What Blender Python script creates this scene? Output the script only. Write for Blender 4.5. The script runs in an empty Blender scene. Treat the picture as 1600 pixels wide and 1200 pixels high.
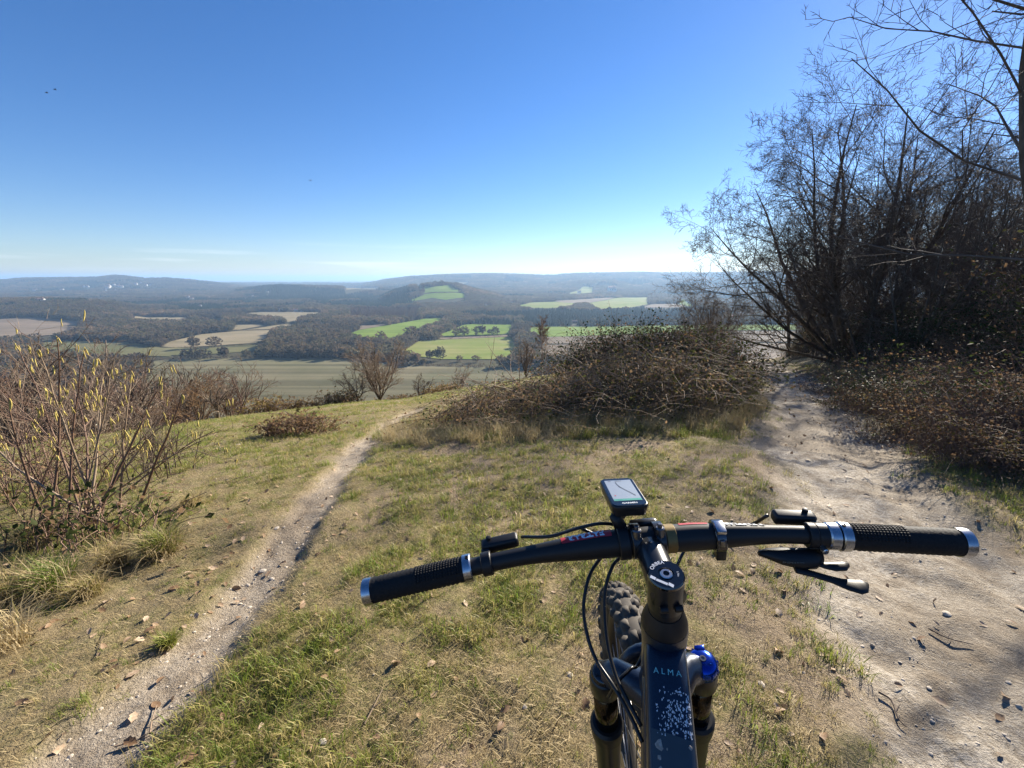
import bpy, math, random
import numpy as np
from mathutils import Vector
rng = np.random.default_rng(11)
random.seed(11)
SC = bpy.context.scene
COL = SC.collection
R_ = math.radians

# ------------------------------------------------------------------ camera, sky, sun, exposure
FPX = 680.0                                   # focal length in pixels of a 1600 px wide frame
PITCH = math.atan(165.0 / FPX)
CAMZ = 1.27
cam = bpy.data.cameras.new('camera'); camo = bpy.data.objects.new('camera', cam); COL.objects.link(camo)
cam.sensor_width = 36.0; cam.lens = 36.0 * FPX / 1600.0
cam.clip_start = 0.02; cam.clip_end = 120000
camo.location = (0, 0, CAMZ); camo.rotation_euler = (math.pi / 2 - PITCH, 0, 0)
SC.camera = camo
SUN_AZ, SUN_EL = R_(39.0), R_(25.0)           # azimuth to the right of the view direction (+y)
world = bpy.data.worlds.new('World'); SC.world = world; world.use_nodes = True
wn = world.node_tree.nodes; wl = world.node_tree.links
for n in list(wn): wn.remove(n)
sky = wn.new('ShaderNodeTexSky'); sky.sky_type = 'NISHITA'; sky.sun_disc = False
sky.sun_elevation = SUN_EL; sky.sun_rotation = SUN_AZ
sky.altitude = 200; sky.air_density = 1.0; sky.dust_density = 0.06; sky.ozone_density = 3.0
bg = wn.new('ShaderNodeBackground'); bg.inputs['Strength'].default_value = 0.050
wo = wn.new('ShaderNodeOutputWorld')
# thin streaky cloud low over the whole horizon
tc = wn.new('ShaderNodeTexCoord'); mp = wn.new('ShaderNodeMapping'); mp.inputs['Scale'].default_value = (2.2, 2.2, 42)
nz = wn.new('ShaderNodeTexNoise'); nz.inputs['Scale'].default_value = 1.7; nz.inputs['Detail'].default_value = 6
rp = wn.new('ShaderNodeValToRGB'); rp.color_ramp.elements[0].position = 0.52; rp.color_ramp.elements[1].position = 0.78
sx = wn.new('ShaderNodeSeparateXYZ')
band = wn.new('ShaderNodeValToRGB')
be = band.color_ramp.elements; be[0].position = 0.008; be[0].color = (0, 0, 0, 1); be[1].position = 0.075; be[1].color = (0, 0, 0, 1)
b2 = be.new(0.028); b2.color = (1, 1, 1, 1)
mu = wn.new('ShaderNodeMath'); mu.operation = 'MULTIPLY'
mu2 = wn.new('ShaderNodeMath'); mu2.operation = 'MULTIPLY'; mu2.inputs[1].default_value = 0.55
mixc = wn.new('ShaderNodeMixRGB'); mixc.inputs['Color2'].default_value = (9.5, 10.0, 10.6, 1)
wl.new(tc.outputs['Generated'], mp.inputs['Vector']); wl.new(mp.outputs[0], nz.inputs['Vector'])
wl.new(nz.outputs['Fac'], rp.inputs[0]); wl.new(tc.outputs['Generated'], sx.inputs[0]); wl.new(sx.outputs['Z'], band.inputs[0])
wl.new(rp.outputs[0], mu.inputs[0]); wl.new(band.outputs[0], mu.inputs[1]); wl.new(mu.outputs[0], mu2.inputs[0])
wl.new(mu2.outputs[0], mixc.inputs['Fac']); hs = wn.new('ShaderNodeHueSaturation'); hs.inputs['Saturation'].default_value = 1.22; tint = wn.new('ShaderNodeMixRGB'); tint.blend_type = 'MULTIPLY'; tint.inputs[0].default_value = 1; tint.inputs[2].default_value = (.85, .89, 1.10, 1)
wl.new(sky.outputs[0], hs.inputs['Color']); wl.new(hs.outputs[0], tint.inputs[1]); wl.new(tint.outputs[0], mixc.inputs['Color1'])
wl.new(mixc.outputs[0], bg.inputs['Color']); wl.new(bg.outputs[0], wo.inputs[0])
sun = bpy.data.lights.new('sun', 'SUN'); sun.energy = 5.0; sun.angle = R_(0.53); sun.color = (1.0, 0.91, 0.77)
suno = bpy.data.objects.new('sun', sun); COL.objects.link(suno)
sd = Vector((math.sin(SUN_AZ) * math.cos(SUN_EL), math.cos(SUN_AZ) * math.cos(SUN_EL), math.sin(SUN_EL)))
suno.rotation_euler = sd.to_track_quat('Z', 'Y').to_euler(); suno.location = (30, 30, 40)
SC.view_settings.view_transform = 'Standard'; SC.view_settings.look = 'None'
SC.view_settings.exposure = 1.5; SC.view_settings.gamma = 1.0; SC.view_settings.use_curve_mapping = False
SC.cycles.use_denoising = True
SC.cycles.max_bounces = 5; SC.cycles.diffuse_bounces = 2; SC.cycles.glossy_bounces = 3
SC.cycles.transmission_bounces = 4; SC.cycles.volume_bounces = 0; SC.cycles.transparent_max_bounces = 8
SC.cycles.sample_clamp_indirect = 6.0

# ------------------------------------------------------------------ helpers
CP, SP = math.cos(PITCH), math.sin(PITCH)
def ray(px, py):
    u = (px - 800) / FPX; v = (600 - py) / FPX
    return np.array([u, CP + v * SP, v * CP - SP])
def hsh(ix, iy, seed):
    h = (ix.astype(np.int64) * 374761393 + iy.astype(np.int64) * 668265263 + seed * 974634777) & 0xffffffff
    h = ((h ^ (h >> 13)) * 1274126177) & 0xffffffff
    return ((h ^ (h >> 16)) & 0xffff) / 65535.0
def vnoise(x, y, seed=0):
    x = np.asarray(x, float); y = np.asarray(y, float)
    ix = np.floor(x); iy = np.floor(y); fx = x - ix; fy = y - iy
    fx = fx * fx * (3 - 2 * fx); fy = fy * fy * (3 - 2 * fy)
    ix = ix.astype(np.int64); iy = iy.astype(np.int64)
    a = hsh(ix, iy, seed); b = hsh(ix + 1, iy, seed); c = hsh(ix, iy + 1, seed); d = hsh(ix + 1, iy + 1, seed)
    return (a * (1 - fx) + b * fx) * (1 - fy) + (c * (1 - fx) + d * fx) * fy
def fbm(x, y, oct=4, seed=0):
    s = 0; a = .5
    for k in range(oct):
        s = s + a * vnoise(x * 2 ** k, y * 2 ** k, seed + k); a *= .5
    return s / (1 - .5 ** oct)
def smooth(a, b, x):
    t = np.clip((np.asarray(x, float) - a) / (b - a), 0, 1); return t * t * (3 - 2 * t)

def tag(o, label=None, cat=None, group=None, kind=None):
    if label: o['label'] = label
    if cat: o['category'] = cat
    if group: o['group'] = group
    if kind: o['kind'] = kind
    return o
def mesh_np(name, V, quads=None, tris=None, smooth_=False):
    me = bpy.data.meshes.new(name)
    V = np.asarray(V, np.float32)
    nq = 0 if quads is None else len(quads); nt = 0 if tris is None else len(tris)
    me.vertices.add(len(V)); me.vertices.foreach_set('co', V.ravel())
    li = []
    if nq: li.append(np.asarray(quads, np.int32).ravel())
    if nt: li.append(np.asarray(tris, np.int32).ravel())
    li = np.concatenate(li)
    me.loops.add(len(li)); me.loops.foreach_set('vertex_index', li)
    me.polygons.add(nq + nt)
    st = np.concatenate([np.arange(nq) * 4, nq * 4 + np.arange(nt) * 3]).astype(np.int32)
    me.polygons.foreach_set('loop_start', st)
    if smooth_: me.polygons.foreach_set('use_smooth', np.ones(nq + nt, bool))
    me.update(calc_edges=True)
    return me
def add(name, me, mat=None, parent=None, loc=None):
    o = bpy.data.objects.new(name, me); COL.objects.link(o)
    if mat is not None and hasattr(me, 'materials') and len(me.materials) == 0: me.materials.append(mat)
    if parent is not None: o.parent = parent
    if loc is not None: o.location = loc
    return o
def fattr(me, name, data):
    a = me.attributes.new(name, 'FLOAT', 'POINT'); a.data.foreach_set('value', np.asarray(data, np.float32))
def empty(name, loc=(0, 0, 0), rz=0.0):
    o = bpy.data.objects.new(name, None); COL.objects.link(o); o.location = loc; o.rotation_euler = (0, 0, rz)
    o.empty_display_size = .1
    return o
def copy_tree(o, loc=None, rz=None, sc=None, parent=None):
    c = o.copy(); COL.objects.link(c)
    if parent is not None: c.parent = parent
    if loc is not None: c.location = loc
    if rz is not None: c.rotation_euler = (0, 0, rz)
    if sc is not None: c.scale = sc if hasattr(sc, '__len__') else (sc, sc, sc)
    for ch in list(o.children): copy_tree(ch, parent=c)
    return c

# materials -----------------------------------------------------------------
def newmat(name):
    m = bpy.data.materials.new(name); m.use_nodes = True
    nt = m.node_tree; b = nt.nodes['Principled BSDF']
    return m, nt, b
def ramp(nt, src, stops):
    r = nt.nodes.new('ShaderNodeValToRGB'); e = r.color_ramp.elements
    while len(e) < len(stops): e.new(0.5)
    for el, (p_, c) in zip(e, stops): el.position = p_; el.color = (*c, 1)
    nt.links.new(src, r.inputs[0]); return r.outputs[0]
def noise(nt, scale, detail=4, coord='Object', vec_scale=None, rough=.55):
    t = nt.nodes.new('ShaderNodeTexCoord'); n = nt.nodes.new('ShaderNodeTexNoise')
    n.inputs['Scale'].default_value = scale; n.inputs['Detail'].default_value = detail; n.inputs['Roughness'].default_value = rough
    if vec_scale:
        m = nt.nodes.new('ShaderNodeMapping'); m.inputs['Scale'].default_value = vec_scale
        nt.links.new(t.outputs[coord], m.inputs['Vector']); nt.links.new(m.outputs[0], n.inputs['Vector'])
    else: nt.links.new(t.outputs[coord], n.inputs['Vector'])
    return n.outputs['Fac']
def bump(nt, b, src, strength=.3, dist=.01):
    k = nt.nodes.new('ShaderNodeBump'); k.inputs['Strength'].default_value = strength; k.inputs['Distance'].default_value = dist
    nt.links.new(src, k.inputs['Height']); nt.links.new(k.outputs[0], b.inputs['Normal'])
def mat_noise(name, c1, c2, scale, rough=.8, metal=0, coord='Object', bs=0, bd=.01, detail=4, vs=None, spec=.3, coat=0):
    m, nt, b = newmat(name)
    f = noise(nt, scale, detail, coord, vs)
    nt.links.new(ramp(nt, f, [(.3, c1), (.7, c2)]), b.inputs['Base Color'])
    b.inputs['Roughness'].default_value = rough; b.inputs['Metallic'].default_value = metal
    b.inputs['Specular IOR Level'].default_value = spec; b.inputs['Coat Weight'].default_value = coat
    if bs: bump(nt, b, f, bs, bd)
    return m
def mat_leaf(name, stops, trans=.35, rough=.5, spec=.4, tcol=None):
    """thin leaf or blade: colour varies per instance or by place; part of the light passes through"""
    m, nt, b = newmat(name)
    oi = nt.nodes.new('ShaderNodeObjectInfo'); n = noise(nt, 9.0, 3)
    a = nt.nodes.new('ShaderNodeMath'); a.operation = 'ADD'
    s = nt.nodes.new('ShaderNodeMath'); s.operation = 'MULTIPLY_ADD'; s.inputs[1].default_value = .55; s.inputs[2].default_value = -.05
    w = nt.nodes.new('ShaderNodeMath'); w.operation = 'MULTIPLY'; w.inputs[1].default_value = .75
    nt.links.new(oi.outputs['Random'], s.inputs[0]); nt.links.new(n, w.inputs[0])
    nt.links.new(s.outputs[0], a.inputs[0]); nt.links.new(w.outputs[0], a.inputs[1])
    c = ramp(nt, a.outputs[0], stops)
    nt.links.new(c, b.inputs['Base Color']); b.inputs['Roughness'].default_value = rough
    b.inputs['Specular IOR Level'].default_value = spec
    t = nt.nodes.new('ShaderNodeBsdfTranslucent'); nt.links.new(c, t.inputs['Color'])
    mx = nt.nodes.new('ShaderNodeMixShader'); mx.inputs[0].default_value = trans
    nt.links.new(b.outputs[0], mx.inputs[1]); nt.links.new(t.outputs[0], mx.inputs[2])
    nt.links.new(mx.outputs[0], nt.nodes['Material Output'].inputs['Surface'])
    return m
def mat_inst(name, stops, rough=.9, nscale=.3):
    """matt material whose colour differs from one plant to the next"""
    m, nt, b = newmat(name)
    oi = nt.nodes.new('ShaderNodeObjectInfo')
    n = nt.nodes.new('ShaderNodeTexNoise'); n.inputs['Scale'].default_value = .006; n.inputs['Detail'].default_value = 2
    nt.links.new(oi.outputs['Location'], n.inputs['Vector'])
    a = nt.nodes.new('ShaderNodeMath'); a.operation = 'MULTIPLY_ADD'; a.inputs[1].default_value = 2.4; a.inputs[2].default_value = -.95; nt.links.new(n.outputs['Fac'], a.inputs[0])
    a2 = nt.nodes.new('ShaderNodeMath'); a2.operation = 'MULTIPLY_ADD'; a2.inputs[1].default_value = .5; nt.links.new(oi.outputs['Random'], a2.inputs[0]); nt.links.new(a.outputs[0], a2.inputs[2])
    nt.links.new(ramp(nt, a2.outputs[0], stops), b.inputs['Base Color'])
    b.inputs['Roughness'].default_value = rough; b.inputs['Specular IOR Level'].default_value = .1
    t = nt.nodes.new('ShaderNodeBsdfTranslucent'); nt.links.new(b.inputs['Base Color'].links[0].from_socket, t.inputs['Color'])   # light filters through the twigs
    mx = nt.nodes.new('ShaderNodeMixShader'); mx.inputs[0].default_value = .45; nt.links.new(b.outputs[0], mx.inputs[1]); nt.links.new(t.outputs[0], mx.inputs[2])
    nt.links.new(mx.outputs[0], nt.nodes['Material Output'].inputs['Surface'])
    return m
def plain(name, c, rough=.5, metal=0, spec=.5, coat=0):
    m, nt, b = newmat(name)
    f = noise(nt, 60, 3)
    lo = tuple(x * .85 for x in c)
    nt.links.new(ramp(nt, f, [(.3, lo), (.7, c)]), b.inputs['Base Color'])
    b.inputs['Roughness'].default_value = rough; b.inputs['Metallic'].default_value = metal
    b.inputs['Specular IOR Level'].default_value = spec; b.inputs['Coat Weight'].default_value = coat
    return m

# geometry collectors --------------------------------------------------------
class Tubes:
    """polylines with radii -> one mesh of tapered tubes (batched by length)"""
    def __init__(s): s.g = {}
    def add(s, pts, rad): s.g.setdefault(len(pts), []).append((pts, rad))
    def arrays(s, sides=3):
        Vs, Fs, off = [], [], 0
        for n, items in s.g.items():
            P = np.array([i[0] for i in items], float); r = np.array([i[1] for i in items], float)
            m = len(P)
            t = np.empty_like(P); t[:, 1:-1] = P[:, 2:] - P[:, :-2]; t[:, 0] = P[:, 1] - P[:, 0]; t[:, -1] = P[:, -1] - P[:, -2]
            t /= np.linalg.norm(t, axis=2, keepdims=True) + 1e-12
            mean = t.mean(1, keepdims=True)
            ref = np.where(np.abs(mean[..., 2:3]) < .8, np.array([0, 0, 1.]), np.array([1., 0, 0]))
            a = np.cross(t, np.broadcast_to(ref, t.shape)); a /= np.linalg.norm(a, axis=2, keepdims=True) + 1e-12
            b = np.cross(t, a)
            th = np.arange(sides) * 2 * math.pi / sides
            V = P[:, :, None] + r[:, :, None, None] * (np.cos(th)[None, None, :, None] * a[:, :, None] + np.sin(th)[None, None, :, None] * b[:, :, None])
            Vs.append(V.reshape(-1, 3))
            base = off + (np.arange(m) * n * sides)[:, None, None] + (np.arange(n - 1) * sides)[None, :, None]
            k = np.arange(sides)[None, None, :]; k2 = (k + 1) % sides
            q = np.stack([base + k, base + k2, base + sides + k2, base + sides + k], -1)
            Fs.append(q.reshape(-1, 4)); off += m * n * sides
        if not Vs: return np.zeros((0, 3)), np.zeros((0, 4), int)
        return np.concatenate(Vs), np.concatenate(Fs)
    def mesh(s, name, sides=3, smooth_=True):
        V, Fq = s.arrays(sides); return mesh_np(name, V, quads=Fq, smooth_=smooth_)
def rand_unit(n, r=rng):
    v = r.normal(size=(n, 3)); return v / np.linalg.norm(v, axis=1, keepdims=True)
def leaf_quads(C, size, r=rng, flat=0.0, aspect=.6, droop=None):
    """leaf-shaped folded diamonds at centres C -> verts, tris (4 tris each)"""
    n = len(C); size = np.broadcast_to(np.asarray(size, float), (n,))
    u = rand_unit(n, r); u[:, 2] *= (1 - flat); u /= np.linalg.norm(u, axis=1, keepdims=True)
    w = rand_unit(n, r); w[:, :2] *= (1 - flat); v = np.cross(w, u); v /= np.linalg.norm(v, axis=1, keepdims=True) + 1e-9
    nn = np.cross(u, v)
    s = size[:, None]
    p0 = C - u * s * .5; p1 = C + v * s * aspect * .5 + nn * s * .08 - u * s * .06; p2 = C + u * s * .5; p3 = C - v * s * aspect * .5 + nn * s * .08 - u * s * .06
    V = np.stack([p0, p1, p2, p3], 1).reshape(-1, 3)
    b = np.arange(n)[:, None] * 4
    T = np.concatenate([b + np.array([[0, 1, 2]]), b + np.array([[0, 2, 3]])], 0)
    return V, T
def scatter(name, P, protos, idx=None, rz=None, sc=None, tilt=None, label=None, cat=None, kind='stuff'):
    """one object that instances the prototypes on points (geometry nodes)"""
    n = len(P)
    me = bpy.data.meshes.new(name); me.vertices.add(n); me.vertices.foreach_set('co', np.asarray(P, np.float32).ravel())
    if idx is None: idx = rng.integers(0, len(protos), n)
    if rz is None: rz = rng.uniform(0, 6.283, n)
    if sc is None: sc = np.ones(n)
    sc = np.asarray(sc, float)
    if sc.ndim == 1: sc = np.repeat(sc[:, None], 3, 1)
    rot = np.zeros((n, 3)); rot[:, 2] = rz
    if tilt is not None: rot[:, :2] = tilt
    a = me.attributes.new('idx', 'INT', 'POINT'); a.data.foreach_set('value', np.asarray(idx, np.int32))
    a = me.attributes.new('rot', 'FLOAT_VECTOR', 'POINT'); a.data.foreach_set('vector', rot.astype(np.float32).ravel())
    a = me.attributes.new('scl', 'FLOAT_VECTOR', 'POINT'); a.data.foreach_set('vector', sc.astype(np.float32).ravel())
    o = add(name, me)
    ng = bpy.data.node_groups.new(name + '_scatter', 'GeometryNodeTree')
    ng.interface.new_socket('Geometry', in_out='INPUT', socket_type='NodeSocketGeometry')
    ng.interface.new_socket('Geometry', in_out='OUTPUT', socket_type='NodeSocketGeometry')
    N, L = ng.nodes, ng.links
    gi = N.new('NodeGroupInput'); go = N.new('NodeGroupOutput'); ip = N.new('GeometryNodeInstanceOnPoints')
    jn = N.new('GeometryNodeJoinGeometry')
    for pr in reversed(protos):
        oi = N.new('GeometryNodeObjectInfo'); oi.inputs['Object'].default_value = pr; oi.inputs['As Instance'].default_value = True
        L.new(oi.outputs['Geometry'], jn.inputs[0])
    def att(nm, dt):
        q = N.new('GeometryNodeInputNamedAttribute'); q.data_type = dt; q.inputs['Name'].default_value = nm
        return [s for s in q.outputs if s.enabled and s.name == 'Attribute'][0]
    ip.inputs['Pick Instance'].default_value = True
    L.new(gi.outputs[0], ip.inputs['Points']); L.new(jn.outputs[0], ip.inputs['Instance'])
    L.new(att('idx', 'INT'), ip.inputs['Instance Index'])
    er = N.new('FunctionNodeEulerToRotation'); L.new(att('rot', 'FLOAT_VECTOR'), er.inputs[0])
    L.new(er.outputs[0], ip.inputs['Rotation']); L.new(att('scl', 'FLOAT_VECTOR'), ip.inputs['Scale'])
    L.new(ip.outputs[0], go.inputs[0])
    md = o.modifiers.new('scatter', 'NODES'); md.node_group = ng
    tag(o, label, cat, None, kind)
    return o
def proto(name, me, mats):
    for m in (mats if isinstance(mats, (list, tuple)) else [mats]): me.materials.append(m)
    return bpy.data.objects.new(name, me)     # never linked: only instanced

# ------------------------------------------------------------------ terrain heights
_r = np.concatenate([np.linspace(0, 60, 601), np.linspace(60.5, 900, 1680)])
def _slope(r): return .06 + .11 * smooth(0, 4.5, r) + .075 * smooth(4, 10.5, r) + .02 * smooth(9, 15, r)
_D = np.concatenate([[0], np.cumsum(.5 * (_slope(_r)[1:] + _slope(_r)[:-1]) * np.diff(_r))])
AZK = np.array([-180, -100, -60, -40, -14, -6, 8, 20, 33, 45, 60, 90, 140, 180.])
KK = np.array([.2, .45, .82, .95, .96, .87, .72, .62, .52, .42, .30, .1, .0, .2])      # how steeply the down falls that way
RC = np.array([60, 40, 18, 16.5, 16.5, 17.5, 26, 38, 52, 70, 90, 140, 140, 60.])       # where it breaks into the scarp
PATH = np.array([(-.6, -6), (.7, -2.5), (1.45, 0), (1.92, 1.31), (2.24, 2.2), (3.05, 3.9), (4.2, 5.9), (6.1, 9.0), (8.4, 13), (13.3, 22), (16.2, 28), (18.6, 33), (20.9, 38), (25, 43.5), (33, 50)], float)
def poly_dist(x, y, P):
    """signed distance (right of travel positive) and parameter length to a polyline"""
    best = np.full(np.shape(x), 1e9); sg = np.zeros(np.shape(x)); ln = np.zeros(np.shape(x)); acc = 0
    for (x0, y0), (x1, y1) in zip(P[:-1], P[1:]):
        dx, dy = x1 - x0, y1 - y0; L2 = dx * dx + dy * dy; L = math.sqrt(L2)
        t = np.clip(((x - x0) * dx + (y - y0) * dy) / L2, 0, 1)
        ex = x - x0 - t * dx; ey = y - y0 - t * dy; d = np.hypot(ex, ey)
        m = d < best; best = np.where(m, d, best); sg = np.where(m, np.sign(dy * ex - dx * ey), sg); ln = np.where(m, acc + t * L, ln); acc += L
    return best, sg, ln
def curve_pts(P, k=8):
    """Catmull-Rom resample"""
    P = np.asarray(P, float); Q = np.vstack([2 * P[0] - P[1], P, 2 * P[-1] - P[-2]]); out = []
    for i in range(1, len(Q) - 2):
        for t in np.linspace(0, 1, k, endpoint=False):
            a, b, c, d = Q[i - 1], Q[i], Q[i + 1], Q[i + 2]
            out.append(.5 * (2 * b + (c - a) * t + (2 * a - 5 * b + 4 * c - d) * t * t + (3 * b - a - 3 * c + d) * t ** 3))
    out.append(P[-1]); return np.array(out)
PATHC = curve_pts(PATH, 4)
def interp_ridge(tab):
    q = np.array([(a - 800) / FPX for a, _ in tab]); rr = [ray(a, b) for a, b in tab]
    return np.array([r[0] / r[1] for r in rr]), np.array([r[2] / r[1] for r in rr])
RIDGES = [  # distance, half width in front, half width behind, crest line
    (5600, 1500, 1500, [(440, 470), (560, 450), (600, 441), (640, 436), (680, 433), (760, 431), (800, 432), (850, 434), (900, 431), (950, 430), (1000, 429), (1050, 430), (1100, 430), (1300, 427), (1700, 430)]),
    (4000, 500, 700, [(800, 462), (840, 452), (870, 446), (905, 442), (960, 441), (1000, 447), (1040, 444), (1100, 441), (1300, 440), (1700, 440)]),
    (2350, 420, 600, [(560, 478), (590, 468), (615, 456), (640, 449), (680, 444.5), (715, 445.5), (740, 453), (775, 462), (800, 472), (840, 480)]),
    (4600, 900, 1200, [(-200, 442), (0, 441), (40, 438), (100, 437.5), (150, 437), (180, 434), (200, 435), (228, 438.5), (262, 438), (300, 441), (350, 447), (390, 452), (430, 460)]),
    (3100, 350, 900, [(330, 470), (370, 456), (410, 450), (440, 448), (480, 450), (560, 452), (620, 456), (660, 466)]),
    (1450, 260, 500, [(-300, 474), (0, 474), (60, 473), (130, 474), (180, 481), (235, 492), (300, 505)]),
]
RTAB = [(Y, a, b, *interp_ridge(t)) for Y, a, b, t in RIDGES]
def valley(x, y):
    yy = np.maximum(y, 50.0); q = x / yy
    z = -109 + 7 * (fbm(x / 900 + 3, y / 900 + 9, 3, 5) - .5) * 2 * smooth(500, 1500, yy)
    z = z + 16 * (fbm(x / 5200, y / 5200, 3, 8) - .4) * smooth(6500, 12000, yy) * 2
    out = z
    for Y, a, b, qs, zs in RTAB:
        cz = np.interp(q, qs, zs) * Y + CAMZ
        lift = np.maximum(cz - z, 0)
        w = np.where(yy < Y, np.exp(-((yy - Y) / a) ** 2), np.exp(-((yy - Y) / b) ** 2))
        out = np.maximum(out, z + lift * w)
    return out
def H0(x, y):
    """large shape of the land"""
    x = np.asarray(x, float); y = np.asarray(y, float)
    r = np.hypot(x, y); az = np.degrees(np.arctan2(x, y))
    k = np.interp(az, AZK, KK); rc = np.interp(az, AZK, RC)
    e = np.maximum(r - rc, 0); e = np.where(e < 9, e * e / 18, e - 4.5)
    hill = -k * np.interp(np.minimum(r, 900), _r, _D) - .36 * e * (.35 + .65 * k)
    fade = smooth(60, 45, np.hypot(x - 12, y - 15)); nr = np.nonzero(np.ravel(fade > 0))[0]
    if len(nr):
        d, s, l = poly_dist(np.ravel(x)[nr], np.ravel(y)[nr], PATH)
        bank = smooth(.9, 3.0, d) * .25 + smooth(1.6, 9, d) * 2.1; add_ = np.zeros(np.size(x)); add_[nr] = np.where(s > 0, bank, 0)
        hill = hill + add_.reshape(np.shape(x)) * fade
    # low mound the brambles grow on
    hill = hill + .35 * np.exp(-(((x - 2.6) / 2.4) ** 2 + ((y - 8.4) / 2.6) ** 2))
    v = valley(x, y); kk = 7.0
    return np.where(r < 100, hill, np.maximum(hill, v) + np.log1p(np.exp(-np.abs(hill - v) / kk)) * kk)
TRAIL = None
def pix_hit(px, py, rmax=30000, f=None):
    f = f or H0; d = ray(px, py); d = d / math.hypot(d[0], d[1])
    t = np.arange(.3, 40, .05) if f is not H0 else np.concatenate([np.arange(.3, 60, .06), 60 * 1.004 ** np.arange(1700)])
    z = CAMZ + d[2] * t; h = f(d[0] * t, d[1] * t); m = np.nonzero(z < h)[0]
    if len(m) == 0: return None
    i = m[0]; a, b = (t[i - 1] if i else .2), t[i]
    for _ in range(18):
        c = .5 * (a + b)
        if CAMZ + d[2] * c < float(f(d[0] * c, d[1] * c)): b = c
        else: a = c
    return np.array([d[0] * b, d[1] * b, float(f(d[0] * b, d[1] * b))])
TRAIL = np.array([pix_hit(a, b)[:2] for a, b in [(120, 1190), (215, 1110), (300, 1010), (400, 900), (475, 800), (545, 715), (590, 675), (632, 650), (655, 636)]])
TRAIL = np.vstack([TRAIL[0] * 2 - TRAIL[2], TRAIL]); TRAILC = curve_pts(TRAIL, 4)
def path_mask(x, y):
    d, s, l = poly_dist(x, y, PATHC)
    wob = (fbm(x * 1.3, y * 1.3, 3, 21) - .5) * .55
    half = .55 + .3 * smooth(0, -3, y)
    return 1 - smooth(half - .14, half + .22, d + wob)
def trail_mask(x, y):
    d, s, l = poly_dist(x, y, TRAILC)
    wob = (fbm(x * 3.1, y * 3.1, 3, 31) - .5) * .16
    half = .115 + .03 * smooth(4, 8, y)
    return 1 - smooth(half - .05, half + .10, d + wob)
def H1(x, y):
    """near ground with its small relief"""
    x = np.asarray(x, float); y = np.asarray(y, float)
    h = H0(x, y); r = np.hypot(x, y)
    f = smooth(60, 30, r)
    h = h + f * ((fbm(x / 1.7, y / 1.7, 3, 41) - .5) * .13 + (fbm(x * 3.3, y * 3.3, 3, 45) - .5) * .05 + (fbm(x * 14, y * 14, 2, 47) - .5) * .016 * smooth(12, 5, r))
    pm = path_mask(x, y); tm = trail_mask(x, y); dp = poly_dist(x, y, PATHC)
    rut = np.exp(-((dp[0] * dp[1] - .22 - .12 * (fbm(x * .6, y * .6, 2, 49) - .5)) / .10) ** 2) + .8 * np.exp(-((dp[0] * dp[1] + .26) / .09) ** 2)
    return h - f * (.05 * pm + .045 * tm + pm * (.022 * rut - .04 * (fbm(x * 6.5, y * 6.5, 3, 51) - .5)))

# ------------------------------------------------------------------ ground, paths, far terrain
def polar(rs, azs):
    Rr, A = np.meshgrid(rs, np.radians(azs), indexing='ij')
    x = Rr * np.sin(A); y = Rr * np.cos(A); n = len(azs); m = len(rs)
    i = np.arange(m - 1)[:, None] * n + np.arange(n)[None, :]; j = np.arange(m - 1)[:, None] * n + (np.arange(n)[None, :] + 1) % n
    q = np.stack([i, i + n, j + n, j], -1).reshape(-1, 4)      # closed ring
    return x.ravel(), y.ravel(), q
def azgrid(nin, nout, lim=62):
    a = np.linspace(-lim, lim, nin); b = np.linspace(lim, 360 - lim, nout + 2)[1:-1]; return np.concatenate([a, b])
def ground_mat():
    m, nt, b = newmat('hillside_ground'); L = nt.links
    def A(n):
        a = nt.nodes.new('ShaderNodeAttribute'); a.attribute_name = n; return a.outputs['Fac']
    def mix(f, c1, c2, mode='MIX'):
        k = nt.nodes.new('ShaderNodeMixRGB'); k.blend_type = mode
        for i, v in enumerate((f, c1, c2)):
            if isinstance(v, (int, float)): k.inputs[i].default_value = v
            elif isinstance(v, tuple): k.inputs[i].default_value = (*v, 1)
            else: L.new(v, k.inputs[i])
        return k.outputs[0]
    n1 = noise(nt, 1.1, 5); n2 = noise(nt, 7, 6); n3 = noise(nt, 55, 5, rough=.7); n4 = noise(nt, 190, 3, rough=.7)
    turf = mix(ramp(nt, n2, [(.42, (0, 0, 0)), (.60, (1, 1, 1))]), (.215, .170, .088), (.160, .150, .055))
    turf = mix(ramp(nt, n3, [(.45, (0, 0, 0)), (.66, (1, 1, 1))]), turf, (.30, .235, .125))
    soil = mix(ramp(nt, n4, [(.40, (0, 0, 0)), (.64, (1, 1, 1))]), mix(n3, (.130, .092, .058), (.25, .185, .122)), (.33, .26, .18))
    chalk = mix(ramp(nt, n3, [(.35, (0, 0, 0)), (.62, (1, 1, 1))]), (.27, .225, .170), (.53, .475, .395))
    chalk = mix(ramp(nt, n1, [(.46, (0, 0, 0)), (.62, (.7, .7, .7))]), chalk, (.22, .178, .128))
    chalk = mix(ramp(nt, n4, [(.60, (0, 0, 0)), (.72, (1, 1, 1))]), chalk, (.62, .56, .46))
    chalk = mix(ramp(nt, n2, [(.50, (0, 0, 0)), (.66, (.75, .75, .75))]), chalk, (.20, .158, .112))
    c = mix(A('bare'), turf, soil)
    c = mix(A('path'), c, chalk)
    c = mix(A('litter'), c, mix(n3, (.060, .040, .022), (.20, .125, .068)))
    L.new(c, b.inputs['Base Color']); b.inputs['Roughness'].default_value = .95; b.inputs['Specular IOR Level'].default_value = .15
    s = nt.nodes.new('ShaderNodeMath'); s.operation = 'MULTIPLY_ADD'; s.inputs[1].default_value = .45; L.new(n4, s.inputs[0]); L.new(n3, s.inputs[2])
    bump(nt, b, s.outputs[0], .9, .022)
    return m
GM = ground_mat()
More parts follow.
